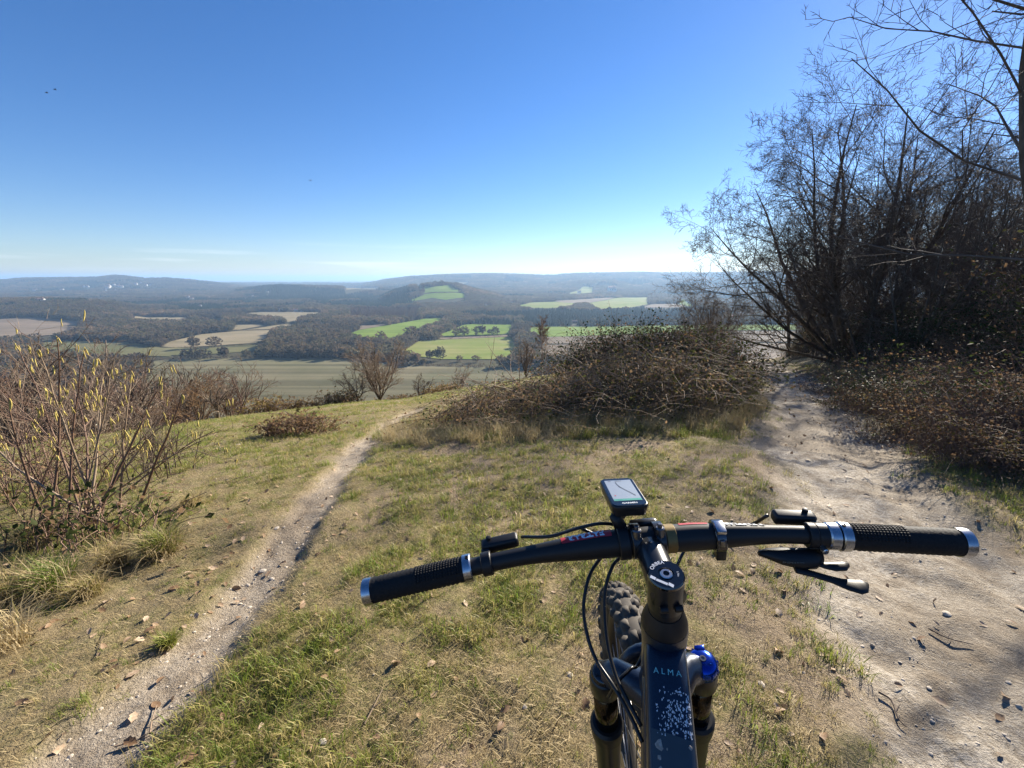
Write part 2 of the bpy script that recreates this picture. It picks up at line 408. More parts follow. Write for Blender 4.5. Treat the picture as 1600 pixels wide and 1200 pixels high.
rs = .25 * (75 / .25) ** (np.arange(470) / 469.); azs = azgrid(430, 50)
gx, gy, gq = polar(rs, azs)
gz = H1(gx, gy)
pm = path_mask(gx, gy); tm = trail_mask(gx, gy)
def bare_w(x, y):
    """trodden patches: between the two tracks and along their edges"""
    dp, sp, _ = poly_dist(x, y, PATHC); dt, _, _ = poly_dist(x, y, TRAILC)
    edge = np.maximum(1 - smooth(.2, 1.0, dp - .5), .5 * (1 - smooth(.05, .4, dt - .1)))
    n = fbm(x * 1.6 + 5, y * 1.6, 4, 61)
    return smooth(.50, .66, n + .07 * edge) * smooth(26, 8, np.hypot(x, y)) * .95 * (.35 + .65 * smooth(-1.3, -.6, x))
def litter_w(x, y):
    dp, sp, _ = poly_dist(x, y, PATHC)
    return np.where(sp > 0, smooth(1.5, 3.2, dp + (fbm(x, y, 2, 77) - .5) * 1.6), 0) * .9
bw = bare_w(gx, gy); lw = litter_w(gx, gy)
face_p = pm[gq].mean(1) > .5; face_t = (tm[gq].mean(1) > .5) & ~face_p
def submesh(name, mask, kind='structure', label=None):
    q = gq[mask]; u, inv = np.unique(q, return_inverse=True)
    me = mesh_np(name, np.c_[gx[u], gy[u], gz[u]], quads=inv.reshape(-1, 4), smooth_=True)
    fattr(me, 'path', np.maximum(pm[u], tm[u] * .5)); fattr(me, 'bare', np.maximum(bw[u], tm[u])); fattr(me, 'litter', lw[u])
    return tag(add(name, me, GM), label, kind=kind)
cap = mesh_np('ground', [(0, 0, 0)], tris=[(0, 0, 0)]) if False else None
submesh('ground', ~(face_p | face_t), label='trodden down-land turf falling away towards the valley')
submesh('path', face_p, label='wide stony chalk track running down along the wood')
submesh('path', face_t, label='narrow bare earth trail crossing the open turf')

def terrain_mat():
    m, nt, b = newmat('valley_floor'); n = noise(nt, .004, 6); n2 = noise(nt, .06, 4)
    c = ramp(nt, n, [(.36, (.060, .050, .034)), (.50, (.075, .066, .036)), (.66, (.085, .085, .034))])
    k = nt.nodes.new('ShaderNodeMixRGB'); k.blend_type = 'MULTIPLY'; k.inputs[0].default_value = .7
    nt.links.new(c, k.inputs[1]); nt.links.new(ramp(nt, n2, [(.3, (.6, .6, .6)), (.7, (1, 1, 1))]), k.inputs[2])
    nt.links.new(k.outputs[0], b.inputs['Base Color']); b.inputs['Roughness'].default_value = 1; b.inputs['Specular IOR Level'].default_value = .05
    return m
rs2 = 75 * (40000 / 75) ** (np.arange(230) / 229.); tx, ty, tq = polar(rs2, azgrid(520, 50))
tz = H0(tx, ty)
tag(add('terrain', mesh_np('terrain', np.c_[tx, ty, tz], quads=tq, smooth_=True), terrain_mat()), 'wide wooded valley with low hills beyond', kind='structure')

# ------------------------------------------------------------------ fields of the valley (outlines found on the land, not on the picture)
def hit(px, py):
    return pix_hit(px, py)
FIELD_POLYS = []
def field(px_poly, label, mat, lift=.5):
    W = []
    for a, b in px_poly:
        h_ = hit(a, b)
        if h_ is not None and np.hypot(h_[0], h_[1]) > 120: W.append(h_[:2])
        else:
            d = ray(a, b); W.append(d[:2] / d[1] * 330)
    W = np.array(W); FIELD_POLYS.append(W)
    import bmesh
    bm = bmesh.new(); f = bm.faces.new([bm.verts.new((p[0], p[1], 0)) for p in W])
    bmesh.ops.triangulate(bm, faces=bm.faces[:])
    for _ in range(4):
        long = [e for e in bm.edges if e.calc_length() > 25]
        if not long: break
        bmesh.ops.subdivide_edges(bm, edges=long, cuts=1, use_grid_fill=False)
        bmesh.ops.triangulate(bm, faces=[f for f in bm.faces if len(f.verts) > 3])
    P = np.array([v.co[:] for v in bm.verts]); r = np.hypot(P[:, 0], P[:, 1])
    z = H0(P[:, 0], P[:, 1]) + lift + r * .0006
    for v, zz in zip(bm.verts, z): v.co.z = zz
    bm.normal_update()
    for f in bm.faces:
        if f.normal.z < 0: f.normal_flip()
    me = bpy.data.meshes.new('field'); bm.to_mesh(me); bm.free()
    for p_ in me.polygons: p_.use_smooth = True
    return tag(add('field', me, mat), label, kind='structure')
def field_mat(name, c1, c2, ang=0, stripes=.0, ss=.09):
    m, nt, b = newmat(name)
    n = noise(nt, .012, 5); n2 = noise(nt, .25, 4)
    c = ramp(nt, n, [(.35, c1), (.65, c2)])
    t = nt.nodes.new('ShaderNodeTexCoord'); mp_ = nt.nodes.new('ShaderNodeMapping'); mp_.inputs['Rotation'].default_value = (0, 0, ang)
    mp_.inputs['Scale'].default_value = (.02, 1, 1)
    n3 = nt.nodes.new('ShaderNodeTexNoise'); n3.inputs['Scale'].default_value = ss; n3.inputs['Detail'].default_value = 3
    nt.links.new(t.outputs['Object'], mp_.inputs[0]); nt.links.new(mp_.outputs[0], n3.inputs['Vector'])
    k = nt.nodes.new('ShaderNodeMixRGB'); k.blend_type = 'MULTIPLY'; k.inputs[0].default_value = stripes
    nt.links.new(c, k.inputs[1]); nt.links.new(ramp(nt, n3.outputs['Fac'], [(.40, (.45, .45, .42)), (.60, (1, 1, 1))]), k.inputs[2])
    k2 = nt.nodes.new('ShaderNodeMixRGB'); k2.blend_type = 'MULTIPLY'; k2.inputs[0].default_value = .5
    nt.links.new(k.outputs[0], k2.inputs[1]); nt.links.new(ramp(nt, n2, [(.3, (.75, .75, .75)), (.7, (1, 1, 1))]), k2.inputs[2])
    nt.links.new(k2.outputs[0], b.inputs['Base Color']); b.inputs['Roughness'].default_value = 1; b.inputs['Specular IOR Level'].default_value = .05
    return m
FG = field_mat('pasture_green', (.125, .200, .018), (.180, .245, .035), .3, .35)
FGY = field_mat('pasture_worn', (.160, .215, .030), (.260, .245, .085), .2, .3)
FB = field_mat('stubble_pale', (.225, .190, .110), (.290, .235, .145), .15, .35)
FBR = field_mat('plough_brown', (.190, .150, .105), (.245, .190, .135), 0, .4)
FST = field_mat('stubble_olive', (.150, .142, .075), (.205, .178, .105), -.08, .75, .05)
FDG = field_mat('pasture_dull', (.115, .120, .048), (.165, .150, .070), .2, .3)
field([(236, 566), (258, 563), (300, 560), (400, 559.5), (540, 560), (600, 564), (640, 570), (760, 574), (845, 576), (845, 640), (640, 640), (390, 650), (200, 640), (225, 590)], 'large olive stubble field below the hill with faint furrow lines', FST)
field([(268, 534), (315, 523), (375, 517.5), (426, 516.5), (420, 529), (407, 536), (315, 542), (274, 544), (251, 542)], 'pale straw field left of the dark copse', FB)
field([(362, 507), (424, 507), (375, 516), (362, 516)], 'small straw field corner under a hedge', FB)
field([(400, 514), (437, 507.5), (482, 507), (461, 509), (426, 515), (385, 516)], 'thin straw strip between two hedges', FB)
field([(371, 491), (409, 488), (497, 488), (506, 490), (471, 495), (461, 504), (450, 504), (437, 496)], 'far pale field in front of the village trees', FB)
field([(205, 493), (300, 496), (290, 502), (240, 501), (205, 497)], 'pale strip of field left of the village', FB)
field([(302, 503), (354, 501.5), (338, 498)], 'narrow green strip of field among woods', FDG)
field([(-60, 500), (0, 499), (47, 496), (94, 500), (131, 503), (116, 514), (105, 522), (47, 527), (-60, 532)], 'reddish brown field on the far left slope', FBR)
field([(60, 532), (200, 535), (262, 546), (268, 558), (150, 556), (60, 550)], 'dull green pasture behind the left scrub', FDG)
field([(251, 544), (315, 544), (400, 543), (420, 548), (300, 556), (255, 556)], 'green meadow strip above the stubble field', FDG)
field([(542, 523), (561, 516.5), (615, 507), (667, 498), (696, 497), (688, 502.5), (667, 510), (656, 517.5), (609, 531.5), (570, 531)], 'bright green field climbing behind the belt of trees', FG)
field([(559, 509), (619, 506), (592, 511), (560, 516)], 'brown field strip beside the larch wood', FBR)
field([(681, 526), (727, 507), (807, 508), (801, 522), (760, 524)], 'bright green field with a row of bare trees', FG)
field([(626, 548), (654, 533), (700, 531), (801, 527), (812, 540), (806, 558), (770, 562), (690, 562), (640, 556)], 'worn green field with dry patches at the foot of the hill', FGY)
field([(655, 531), (690, 528.5), (780, 525), (801, 523.5), (801, 526.5), (700, 530.5)], 'thin brown margin between two green fields', FBR)
field([(821, 519), (832, 511), (913, 511), (1100, 508), (1250, 507), (1250, 516), (1100, 517), (906, 526), (848, 527)], 'green field to the right behind the brambles', FG)
field([(848, 527.5), (906, 526.5), (1100, 518), (1250, 518), (1250, 535), (904, 537), (846, 538)], 'brown ploughed field behind the birch', FBR)
field([(846, 540), (902, 539), (1250, 537), (1250, 560), (898, 558), (838, 558)], 'grey brown ploughed field nearest the brambles', FBR)
field([(639, 449), (654, 448), (677, 449), (703, 446), (711, 451), (729, 459), (662, 458.4), (664, 453)], 'upper green field on the rounded knoll', FG)
field([(664, 460), (729, 460), (726, 466), (696, 469), (675, 466), (634, 472.5), (649, 467)], 'lower green field on the rounded knoll', FG)
field([(807, 478.5), (830, 473), (864, 472), (897, 474), (893, 478), (864, 482), (837, 482)], 'pale green slope right of the knoll', FGY)
field([(864, 470.6), (942, 466), (965, 465), (918, 474), (884, 474)], 'long reddish brown field on the right slope', FBR)
field([(918, 474.5), (967, 465.5), (1014, 465), (1014, 476), (985, 481), (938, 483), (931, 480)], 'green slope above the conifer plantation', FGY)
field([(1005, 481), (1017, 476), (1055, 475), (1072, 480), (1055, 481)], 'small red brown field near the right wood', FBR)
field([(1059, 475), (1066, 467), (1086, 480), (1075, 479)], 'small green field at the edge of the right wood', FG)
field([(884, 460), (927, 458), (929, 449), (911, 448)], 'pale green field around the far farm', FGY)
field([(705, 440), (739, 441.5), (718, 445)], 'pale field on the far ridge', FB)
field([(531, 449), (594, 450), (590, 453), (540, 454)], 'pale distant field beyond the village', FB)
def in_fields(x, y, grow=0):
    m = np.zeros(len(x), bool)
    for W in FIELD_POLYS:
        lo = W.min(0); hi = W.max(0)
        c = np.nonzero((x > lo[0]) & (x < hi[0]) & (y > lo[1]) & (y < hi[1]) & ~m)[0]
        if len(c) == 0: continue
        ins = np.zeros(len(c), bool); X, Y = x[c], y[c]
        for (x0, y0), (x1, y1) in zip(W, np.roll(W, -1, 0)):
            cr = ((y0 > Y) != (y1 > Y)); xi = x0 + (Y - y0) * (x1 - x0) / (y1 - y0 + 1e-9); ins ^= cr & (X < xi)
        m[c] |= ins
    return m

# far tree shapes ------------------------------------------------------------
TWM = mat_inst('bare_wood_far', [(0, (.062, .052, .038)), (.3, (.115, .084, .054)), (.6, (.095, .088, .046)), (.85, (.15, .108, .068)), (1, (.20, .14, .085))])
CNM = mat_inst('conifer_far', [(0, (.018, .030, .016)), (.6, (.028, .042, .020)), (1, (.045, .055, .026))])
LRM = mat_inst('larch_far', [(0, (.110, .062, .036)), (1, (.140, .085, .048))])
def far_tree_mesh(name, seed, h=1.0, spread=.42, n=150, lo=.12, kind='bare'):
    r = np.random.default_rng(seed)
    tb = Tubes(); tb.add([(0, 0, -.06), (0, 0, .3 * h)], [.028, .018])
    for k in range(6):
        a = k * 1.05 + r.uniform(-.3, .3); e = r.uniform(.5, 1.1)
        tb.add([(0, 0, r.uniform(.15, .3)), (math.cos(a) * spread * .6 * math.cos(e), math.sin(a) * spread * .6 * math.cos(e), .3 + .5 * math.sin(e))], [.014, .006])
    V, Q = tb.arrays(3)
    # twig sprays spread through the crown, more of them near its outside
    d = rand_unit(n, r); d[:, 2] = d[:, 2] * .95
    lob = 1 + .22 * np.sin(d[:, 0] * 5 + seed) * np.cos(d[:, 1] * 4 + seed * 2)
    rad = r.uniform(.25, 1, n) ** .5 * lob
    C = np.c_[d[:, 0] * spread * rad, d[:, 1] * spread * rad, lo + (h - lo) * .5 + d[:, 2] * (h - lo) * .5 * rad]
    out = C - np.array([0, 0, .25]); out /= np.linalg.norm(out, axis=1, keepdims=True)
    out += rand_unit(n, r) * .45; out /= np.linalg.norm(out, axis=1, keepdims=True)
    sd_ = np.cross(out, rand_unit(n, r)); sd_ /= np.linalg.norm(sd_, axis=1, keepdims=True)
    s = r.uniform(.07, .15, n)[:, None]
    T = np.stack([C - out * s * .8, C + out * s + sd_ * s * .55, C + out * s - sd_ * s * .55], 1).reshape(-1, 3)
    nt_ = len(V); tri = nt_ + np.arange(n * 3).reshape(-1, 3)
    return mesh_np(name, np.vstack([V, T]), quads=Q, tris=tri)
def conifer_mesh(name, seed, w=.2, n=9):
    r = np.random.default_rng(seed); V = [(0, 0, 0)]; T = []
    for k in range(n):
        z0 = .08 + .9 * k / n; rr = w * (1 - k / n) ** .8 + .012; m = 8; b = len(V)
        V.append((0, 0, min(z0 + .2, 1.0)))
        for j in range(m):
            a = 2 * math.pi * (j + r.uniform(-.3, .3)) / m; q = rr * r.uniform(.6, 1.15)
            V.append((math.cos(a) * q, math.sin(a) * q, z0 - r.uniform(0, .05)))
        for j in range(m): T.append((b, b + 1 + j, b + 1 + (j + 1) % m))
    return mesh_np(name, V, tris=T)
FARM = [far_tree_mesh('bare_tree_far', 3 + k, spread=[.36, .46, .40, .52, .30][k], n=170, lo=[.14, .08, .02, .1, .2][k]) for k in range(5)]
FART = [proto('bare_tree_proto', m, TWM) for m in FARM]
CONT = [proto('conifer_proto', conifer_mesh('conifer', k, [.2, .26][k]), CNM) for k in range(2)]
LAR = [proto('larch_proto', conifer_mesh('larch', 7, .17), LRM)]
def cells(y0, y1, f, cmin, seed, qlim=1.35):
    """stratified points over the land, wider apart the farther they stand"""
    r = np.random.default_rng(seed); out = []; y = y0
    while y < y1:
        c = max(cmin, f * y); x = np.arange(-qlim * y - 60, qlim * y + 60, c)
        out.append(np.c_[x + r.uniform(0, c, len(x)), y + r.uniform(0, c, len(x)), np.full(len(x), c)]); y += c
    return np.concatenate(out)
def pxy(x, y, z):
    d = y * CP - (z - CAMZ) * SP; v = y * SP + (z - CAMZ) * CP
    return 800 + FPX * x / d, 600 - FPX * v / d
VILLAGE = [(294, 466, 22), (300, 468, 18), (358, 462, 14), (364, 462.5, 14), (356, 468, 14), (330, 465, 14), (419, 475, 16), (385, 466, 12), (395, 463, 12), (462, 487, 16), (436, 486, 12), (527, 487, 12), (418, 457, 14), (313, 479, 12), (338, 472, 14), (426, 481, 12), (504, 486.5, 10), (472, 487, 10)]
HILLSIDE = [(170, 449, 34), (178, 447, 30), (185, 449, 30), (190, 449.5, 28), (168, 451, 36), (212, 445, 26), (220, 443, 24), (234, 446, 24), (228, 447, 24), (55, 455, 26), (130, 449, 24), (137, 449, 24), (97, 454, 22), (65, 472, 20), (32, 454, 22), (165, 455, 24), (180, 455, 22)]
HPX = VILLAGE + HILLSIDE + [(484, 541, 11), (477, 529, 9), (448, 541, 8), (956, 456, 60), (905, 458, 26), (799, 474, 18), (760, 478, 14), (898, 505, 12)]
W = cells(330, 7600, .0064, 8.5, 5)
W = W[~in_fields(W[:, 0], W[:, 1])]
for _k in (1.03, 1.065, 1.1): W = W[~in_fields(W[:, 0] * _k, W[:, 1] * _k)]
wz = H0(W[:, 0], W[:, 1])
cov = fbm(W[:, 0] / 420 + 3, W[:, 1] / 420, 3, 91)
keep = (wz < -55) | (W[:, 1] > 1000)
keep &= (cov > .24) | (W[:, 1] > 900)
W, wz, cov = W[keep], wz[keep], cov[keep]
hgt = np.maximum(rng.uniform(8, 17, len(W)), W[:, 2] * rng.uniform(.75, 1.1, len(W)))
far_ = np.ones(len(W), bool)
for _h in HPX:                                                 # clearings round the houses, open towards the hill
    p_ = pix_hit(_h[0], _h[1]); u_ = p_[:2] / np.hypot(*p_[:2]); rel = W[:, :2] - p_[:2]; al = rel @ u_; ac = np.abs(rel @ np.array([-u_[1], u_[0]]))
    far_ &= ~((al < 10) & (al > -.085 * p_[1]) & (ac < _h[2] * .75))
W, wz, cov, hgt = W[far_], wz[far_], cov[far_], hgt[far_]
ppx, ppy = pxy(W[:, 0], W[:, 1], wz)
cn = fbm(W[:, 0] / 260, W[:, 1] / 260, 3, 17)
isc = ((cn > .60) & (W[:, 1] > 1000)) | ((ppx > 830) & (ppx < 1100) & (W[:, 1] > 1000) & (W[:, 1] < 1900)) & (cn > .42) | ((cn > .5) & (ppx > 380) & (ppx < 640) & (W[:, 1] > 1700) & (W[:, 1] < 3600))
isl = (ppx > 545) & (ppx < 655) & (W[:, 1] > 1180) & (W[:, 1] < 1600)
idx = rng.integers(0, 5, len(W)); idx = np.where(isc, 5 + rng.integers(0, 2, len(W)), idx); idx = np.where(isl, 7, idx)
wid = np.where(idx >= 5, 1.25, 1.35) * np.where(W[:, 2] > 12, 1.25, 1)
scatter('woodland', np.c_[W[:, 0], W[:, 1], wz - .3], FART + CONT + LAR, idx, None, np.c_[hgt * wid, hgt * wid, hgt], label='mass of bare and evergreen woods over the valley and hills', cat='woodland')

# ------------------------------------------------------------------ the hazy air over the valley
def make_haze(density=1.15e-4):
    zmax = max(40.0, float(tz.max()) + 35); zmin = float(min(tz.min(), gz.min())) - 1.0
    x0, y0 = 41000, 41000
    V = [(-x0, -y0, zmin), (x0, -y0, zmin), (x0, y0, zmin), (-x0, y0, zmin), (-x0, -y0, zmax), (x0, -y0, zmax), (x0, y0, zmax), (-x0, y0, zmax)]
    me = mesh_np('haze', V, quads=[(0, 3, 2, 1), (4, 5, 6, 7), (0, 1, 5, 4), (1, 2, 6, 5), (2, 3, 7, 6), (3, 0, 4, 7)])
    m = bpy.data.materials.new('haze_air'); m.use_nodes = True; nt = m.node_tree
    for n in list(nt.nodes): nt.nodes.remove(n)
    v = nt.nodes.new('ShaderNodeVolumePrincipled'); o = nt.nodes.new('ShaderNodeOutputMaterial')
    v.inputs['Color'].default_value = (.44, .68, 1, 1); v.inputs['Density'].default_value = density; v.inputs['Anisotropy'].default_value = .25
    v.inputs['Density Attribute'].default_value = ''
    nt.links.new(v.outputs[0], o.inputs['Volume'])
    return tag(add('haze', me, m), 'pale blue haze over the valley', 'haze', kind='stuff')

# ------------------------------------------------------------------ branching plants
def norm(v): return v / (np.linalg.norm(v, axis=-1, keepdims=True) + 1e-12)
def grow(seed, P0, D0, L0, R0, levels, sag=None):
    """levels of branches, every level computed at once; returns [(points[m,n,3], radii[m,n])]"""
    r = np.random.default_rng(seed); out = []
    P0 = np.array(P0, float); D0 = norm(np.array(D0, float)); L0 = np.array(L0, float); R0 = np.array(R0, float)
    for lv in levels:
        m = len(P0); n = lv.get('pts', 4); w = lv.get('wander', .15); up = lv.get('up', .1)
        pts = np.empty((m, n, 3)); pts[:, 0] = P0; d = D0.copy(); step = (L0 / (n - 1))[:, None]
        for k in range(1, n):
            d = norm(d + r.normal(size=(m, 3)) * w + np.array([0, 0, up])); pts[:, k] = pts[:, k - 1] + d * step
        t = np.linspace(0, 1, n)[None, :]
        rad = R0[:, None] * (1 - t * (1 - lv.get('taper', .35)))
        out.append((pts, rad))
        kk = lv.get('kids', 0)
        if not kk: break
        ki = np.repeat(np.arange(m), kk); K = len(ki)
        base = np.tile((np.arange(kk) + .5) / kk, m); a, b = lv.get('span', (.2, 1.0))
        tt = np.clip(a + (b - a) * (base + r.uniform(-.5, .5, K) / kk), 0, .999)
        f = tt * (n - 1); i = f.astype(int); fr = (f - i)[:, None]
        P1 = pts[ki, i] * (1 - fr) + pts[ki, i + 1] * fr; tg = norm(pts[ki, i + 1] - pts[ki, i])
        ang = np.radians(r.uniform(*lv.get('ang', (30, 60)), K)); pr = norm(np.cross(tg, rand_unit(K, r)))
        D1 = norm(tg * np.cos(ang)[:, None] + pr * np.sin(ang)[:, None])
        la, lb = lv.get('len', (.4, .7)); L1 = L0[ki] * r.uniform(la, lb, K) * (1 - lv.get('lt', .45) * tt)
        rr = R0[ki] * (1 - tt * (1 - lv.get('taper', .35))); R1 = np.maximum(rr * lv.get('rr', .6), lv.get('rmin', .002))
        P0, D0, L0, R0 = P1, D1, L1, R1
    return out
def wood_mesh(name, parts, sides):
    Vs, Fs, off = [], [], 0
    for (P, r), sd_ in zip(parts, sides):
        t = Tubes(); t.g[P.shape[1]] = list(zip(P, r)); V, Fq = t.arrays(sd_); Vs.append(V); Fs.append(Fq + off); off += len(V)
    return mesh_np(name, np.concatenate(Vs), quads=np.concatenate(Fs), smooth_=True)
BARK = mat_noise('bark_grey_brown', (.075, .058, .042), (.150, .122, .092), 14, .9, bs=.5, bd=.02, vs=(1, 1, .25), spec=.2)
TWIG = mat_noise('twig_brown', (.085, .062, .046), (.155, .115, .085), 3, .75, spec=.3)
TWIGR = mat_noise('twig_red_brown', (.110, .060, .042), (.190, .120, .080), 5, .7, spec=.35)
TWIGP = mat_noise('dry_cane_pale', (.16, .11, .075), (.34, .26, .18), 7, .7, spec=.3)
BIRCH = mat_noise('birch_bark', (.16, .12, .10), (.62, .58, .52), 9, .7, vs=(1, 1, 4))
def tree(name, res, ntrunk, loc, rz=0, label=None, cat='tree', group=None, tm_=None, cm=None, s=1.0, sides=(7, 6, 4, 3, 3, 3)):
    """Empty at the foot > trunk (stems and limbs), crown (twigs)"""
    o = empty(name, loc, rz); o.scale = (s, s, s)
    add('trunk', wood_mesh('trunk', res[:ntrunk], sides[:ntrunk]), tm_ or BARK, o)
    add('crown', wood_mesh('crown', res[ntrunk:], sides[ntrunk:]), cm or TWIG, o)
    return tag(o, label, cat, group)
def gz1(x, y): return float(H1(np.array([x]), np.array([y]))[0])
def gl(x, y, dz=-.03): return (x, y, gz1(x, y) + dz)

# the great spreading tree over the track
P0, D0, L0, R0 = [], [], [], []
for k, (az, el, L, rd) in enumerate([(0, 86, 8.1, .14), (200, 78, 8.4, .14), (120, 80, 7.8, .13), (258, 58, 7.4, .13), (150, 62, 7.4, .12), (300, 64, 6.8, .12), (30, 66, 6.8, .11), (95, 60, 6.0, .10), (235, 38, 7.2, .10), (186, 44, 7.4, .10), (270, 26, 5.4, .085), (222, 52, 7.8, .10), (196, 28, 6.8, .08), (205, 62, 8.0, .11), (172, 18, 5.2, .07), (20, 78, 7.8, .12)]):
    a = R_(az); e = R_(el); P0.append((.3 * math.cos(a), .3 * math.sin(a), 0.0)); D0.append((math.cos(a) * math.cos(e), math.sin(a) * math.cos(e), math.sin(e))); L0.append(L); R0.append(rd)
big = grow(5, P0, D0, L0, R0, [dict(pts=8, wander=.07, up=.02, kids=12, span=(.22, 1), ang=(30, 62), len=(.38, .56), lt=.45, rr=.5, taper=.10),
    dict(pts=6, wander=.15, up=.03, kids=8, span=(.15, 1), ang=(28, 65), len=(.42, .66), rr=.6, taper=.15),
    dict(pts=5, wander=.17, up=.03, kids=6, span=(.15, 1), ang=(28, 65), len=(.40, .65), rr=.6, rmin=.005),
    dict(pts=4, wander=.18, up=.05, kids=4, span=(.2, 1), ang=(28, 62), len=(.5, .8), rr=.65, rmin=.0056),
    dict(pts=3, wander=.15, up=.05)])
tree('spreading_tree', big, 2, gl(13.4, 17.2), 0, 'tall spreading bare tree with many stems leaning over the stony track', s=1.1)

# trees of the wood: four kinds, each copied
def wood_variant(seed, h, stems, rd, lean=8, kids=(9, 6, 5, 4)):
    r = np.random.default_rng(seed); P, D, L, Rr = [], [], [], []
    for k in range(stems):
        a = r.uniform(0, 6.28); e = R_(90 - (lean if stems == 1 else r.uniform(4, 20)))
        P.append((.14 * math.cos(a) * (stems > 1), .14 * math.sin(a) * (stems > 1), 0)); D.append((math.cos(a) * math.cos(e), math.sin(a) * math.cos(e), math.sin(e))); L.append(h * r.uniform(.8, 1)); Rr.append(rd * r.uniform(.75, 1))
    return grow(seed, P, D, L, Rr, [dict(pts=8, wander=.06, up=.03, kids=kids[0], span=(.22, 1), ang=(38, 72), len=(.28, .46), lt=.3, rr=.5, taper=.08),
        dict(pts=5, wander=.16, up=.06, kids=kids[1], span=(.2, 1), ang=(28, 58), len=(.40, .62), rr=.6, rmin=.006),
        dict(pts=4, wander=.16, up=.04, kids=kids[2], span=(.2, 1), ang=(25, 55), len=(.42, .65), rr=.6, rmin=.005),
        dict(pts=3, wander=.15, up=.03, kids=kids[3], span=(.2, 1), ang=(25, 50), len=(.45, .7), rr=.7, rmin=.004),
        dict(pts=3, wander=.12, up=.02)])
dpath = lambda x, y: poly_dist(np.array([x]), np.array([y]), PATHC)
WOOD_L = 'slender bare tree crowded among the others in the wood right of the track'
variants = []
for k, (sd_, h, st, rd, kd) in enumerate([(21, 9.5, 1, .15, (16, 6, 5, 4)), (22, 8.0, 4, .075, (9, 5, 4, 4)), (23, 11.0, 2, .12, (11, 6, 5, 3)), (24, 6.2, 5, .05, (8, 5, 4, 3))]):
    variants.append(wood_variant(sd_, h, st, rd, kids=kd))
spots = []
rw = np.random.default_rng(77)
def at_path(l, d):
    """point l metres along the track and d metres to its right"""
    seg = np.diff(PATHC, axis=0); ln = np.hypot(seg[:, 0], seg[:, 1]); c = np.concatenate([[0], np.cumsum(ln)])
    i = min(np.searchsorted(c, l) - 1, len(seg) - 1); t = (l - c[i]) / ln[i]; u = seg[i] / ln[i]
    p = PATHC[i] + seg[i] * t; return p[0] + u[1] * d, p[1] - u[0] * d
S0 = 6.9 + .5
tries = 0
for a_, b_ in [(14.5, 13.9), (16.0, 15.3), (17.4, 15.9), (13.4, 12.4), (18.2, 17.6), (10.6, 7.0), (15.2, 12.9), (12.6, 8.8), (19.6, 18.2), (14.6, 10.6), (17.0, 14.2)]: spots.append((a_, b_))
while len(spots) < 75 and tries < 3000:
    tries += 1
    l = S0 + rw.uniform(3.0, 46); d = 2.5 + rw.uniform(0, 1) ** 1.25 * 14
    x, y = at_path(l, d)
    if y < 4.2 or math.hypot(x - 13.4, y - 17.2) < 1.3: continue
    if math.hypot(x, y) < 8.6: continue
    if all(math.hypot(x - a, y - b) > 1.15 for a, b in spots): spots.append((x, y))
for _ in range(18):                                            # the wood's hem, close along the track into the distance
    l = S0 + rw.uniform(13, 44); d = rw.uniform(2.1, 4.0); x, y = at_path(l, d)
    if math.hypot(x - 13.4, y - 17.2) > 1.3 and all(math.hypot(x - a, y - b) > .9 for a, b in spots): spots.append((x, y))
firsts = [None] * 4
VH = [float(max((p[..., 2]).max() for p, _ in v_)) for v_ in variants]
for i, (x, y) in enumerate(spots):
    v = int(rw.choice(4, p=[.25, .3, .2, .25])); loc = gl(x, y, -.06); s = rw.uniform(.78, 1.12)
    if x / y < 1.25:                                           # the wood's edge slopes down towards the camera: sun and sky clear it
        s = min(s, max(.32, (CAMZ + y * (.31 if x / y < .95 else .335) * rw.uniform(.82, 1) - loc[2]) / VH[v]))
    rz = rw.uniform(0, 6.28)
    if firsts[v] is None:
        firsts[v] = tree('wood_tree', variants[v], 1, loc, rz, WOOD_L, 'tree', 'bare trees of the wood right of the track', s=s)
    else: copy_tree(firsts[v], loc, rz, s)
# the tree at the right edge whose boughs reach into the sky
P0, D0, L0, R0 = [], [], [], []
for az, el, L, rd in [(100, 80, 9, .19), (200, 50, 6.2, .10), (165, 34, 5.2, .085), (230, 62, 7.0, .10), (140, 58, 6.4, .10), (185, 20, 4.2, .065)]:
    a = R_(az); e = R_(el); P0.append((0, 0, 0 if el > 70 else 2.2 + rw.uniform(-.6, 1.2))); D0.append((math.cos(a) * math.cos(e), math.sin(a) * math.cos(e), math.sin(e))); L0.append(L); R0.append(rd)
edge = grow(31, P0, D0, L0, R0, [dict(pts=8, wander=.11, up=.02, kids=9, span=(.25, 1), ang=(28, 60), len=(.34, .52), rr=.5, taper=.08),
    dict(pts=6, wander=.2, up=.04, kids=6, span=(.15, 1), ang=(28, 60), len=(.4, .62), rr=.55),
    dict(pts=5, wander=.18, up=.02, kids=5, span=(.15, 1), ang=(25, 58), len=(.4, .65), rr=.6, rmin=.0045),
    dict(pts=4, wander=.18, up=.02, kids=4, span=(.2, 1), ang=(25, 55), len=(.45, .7), rr=.65, rmin=.0035),
    dict(pts=3, wander=.15, up=.0)])
tree('overhanging_tree', edge, 2, gl(11.4, 6.9), 0, 'bare tree at the right edge with crooked boughs reaching over the sky')

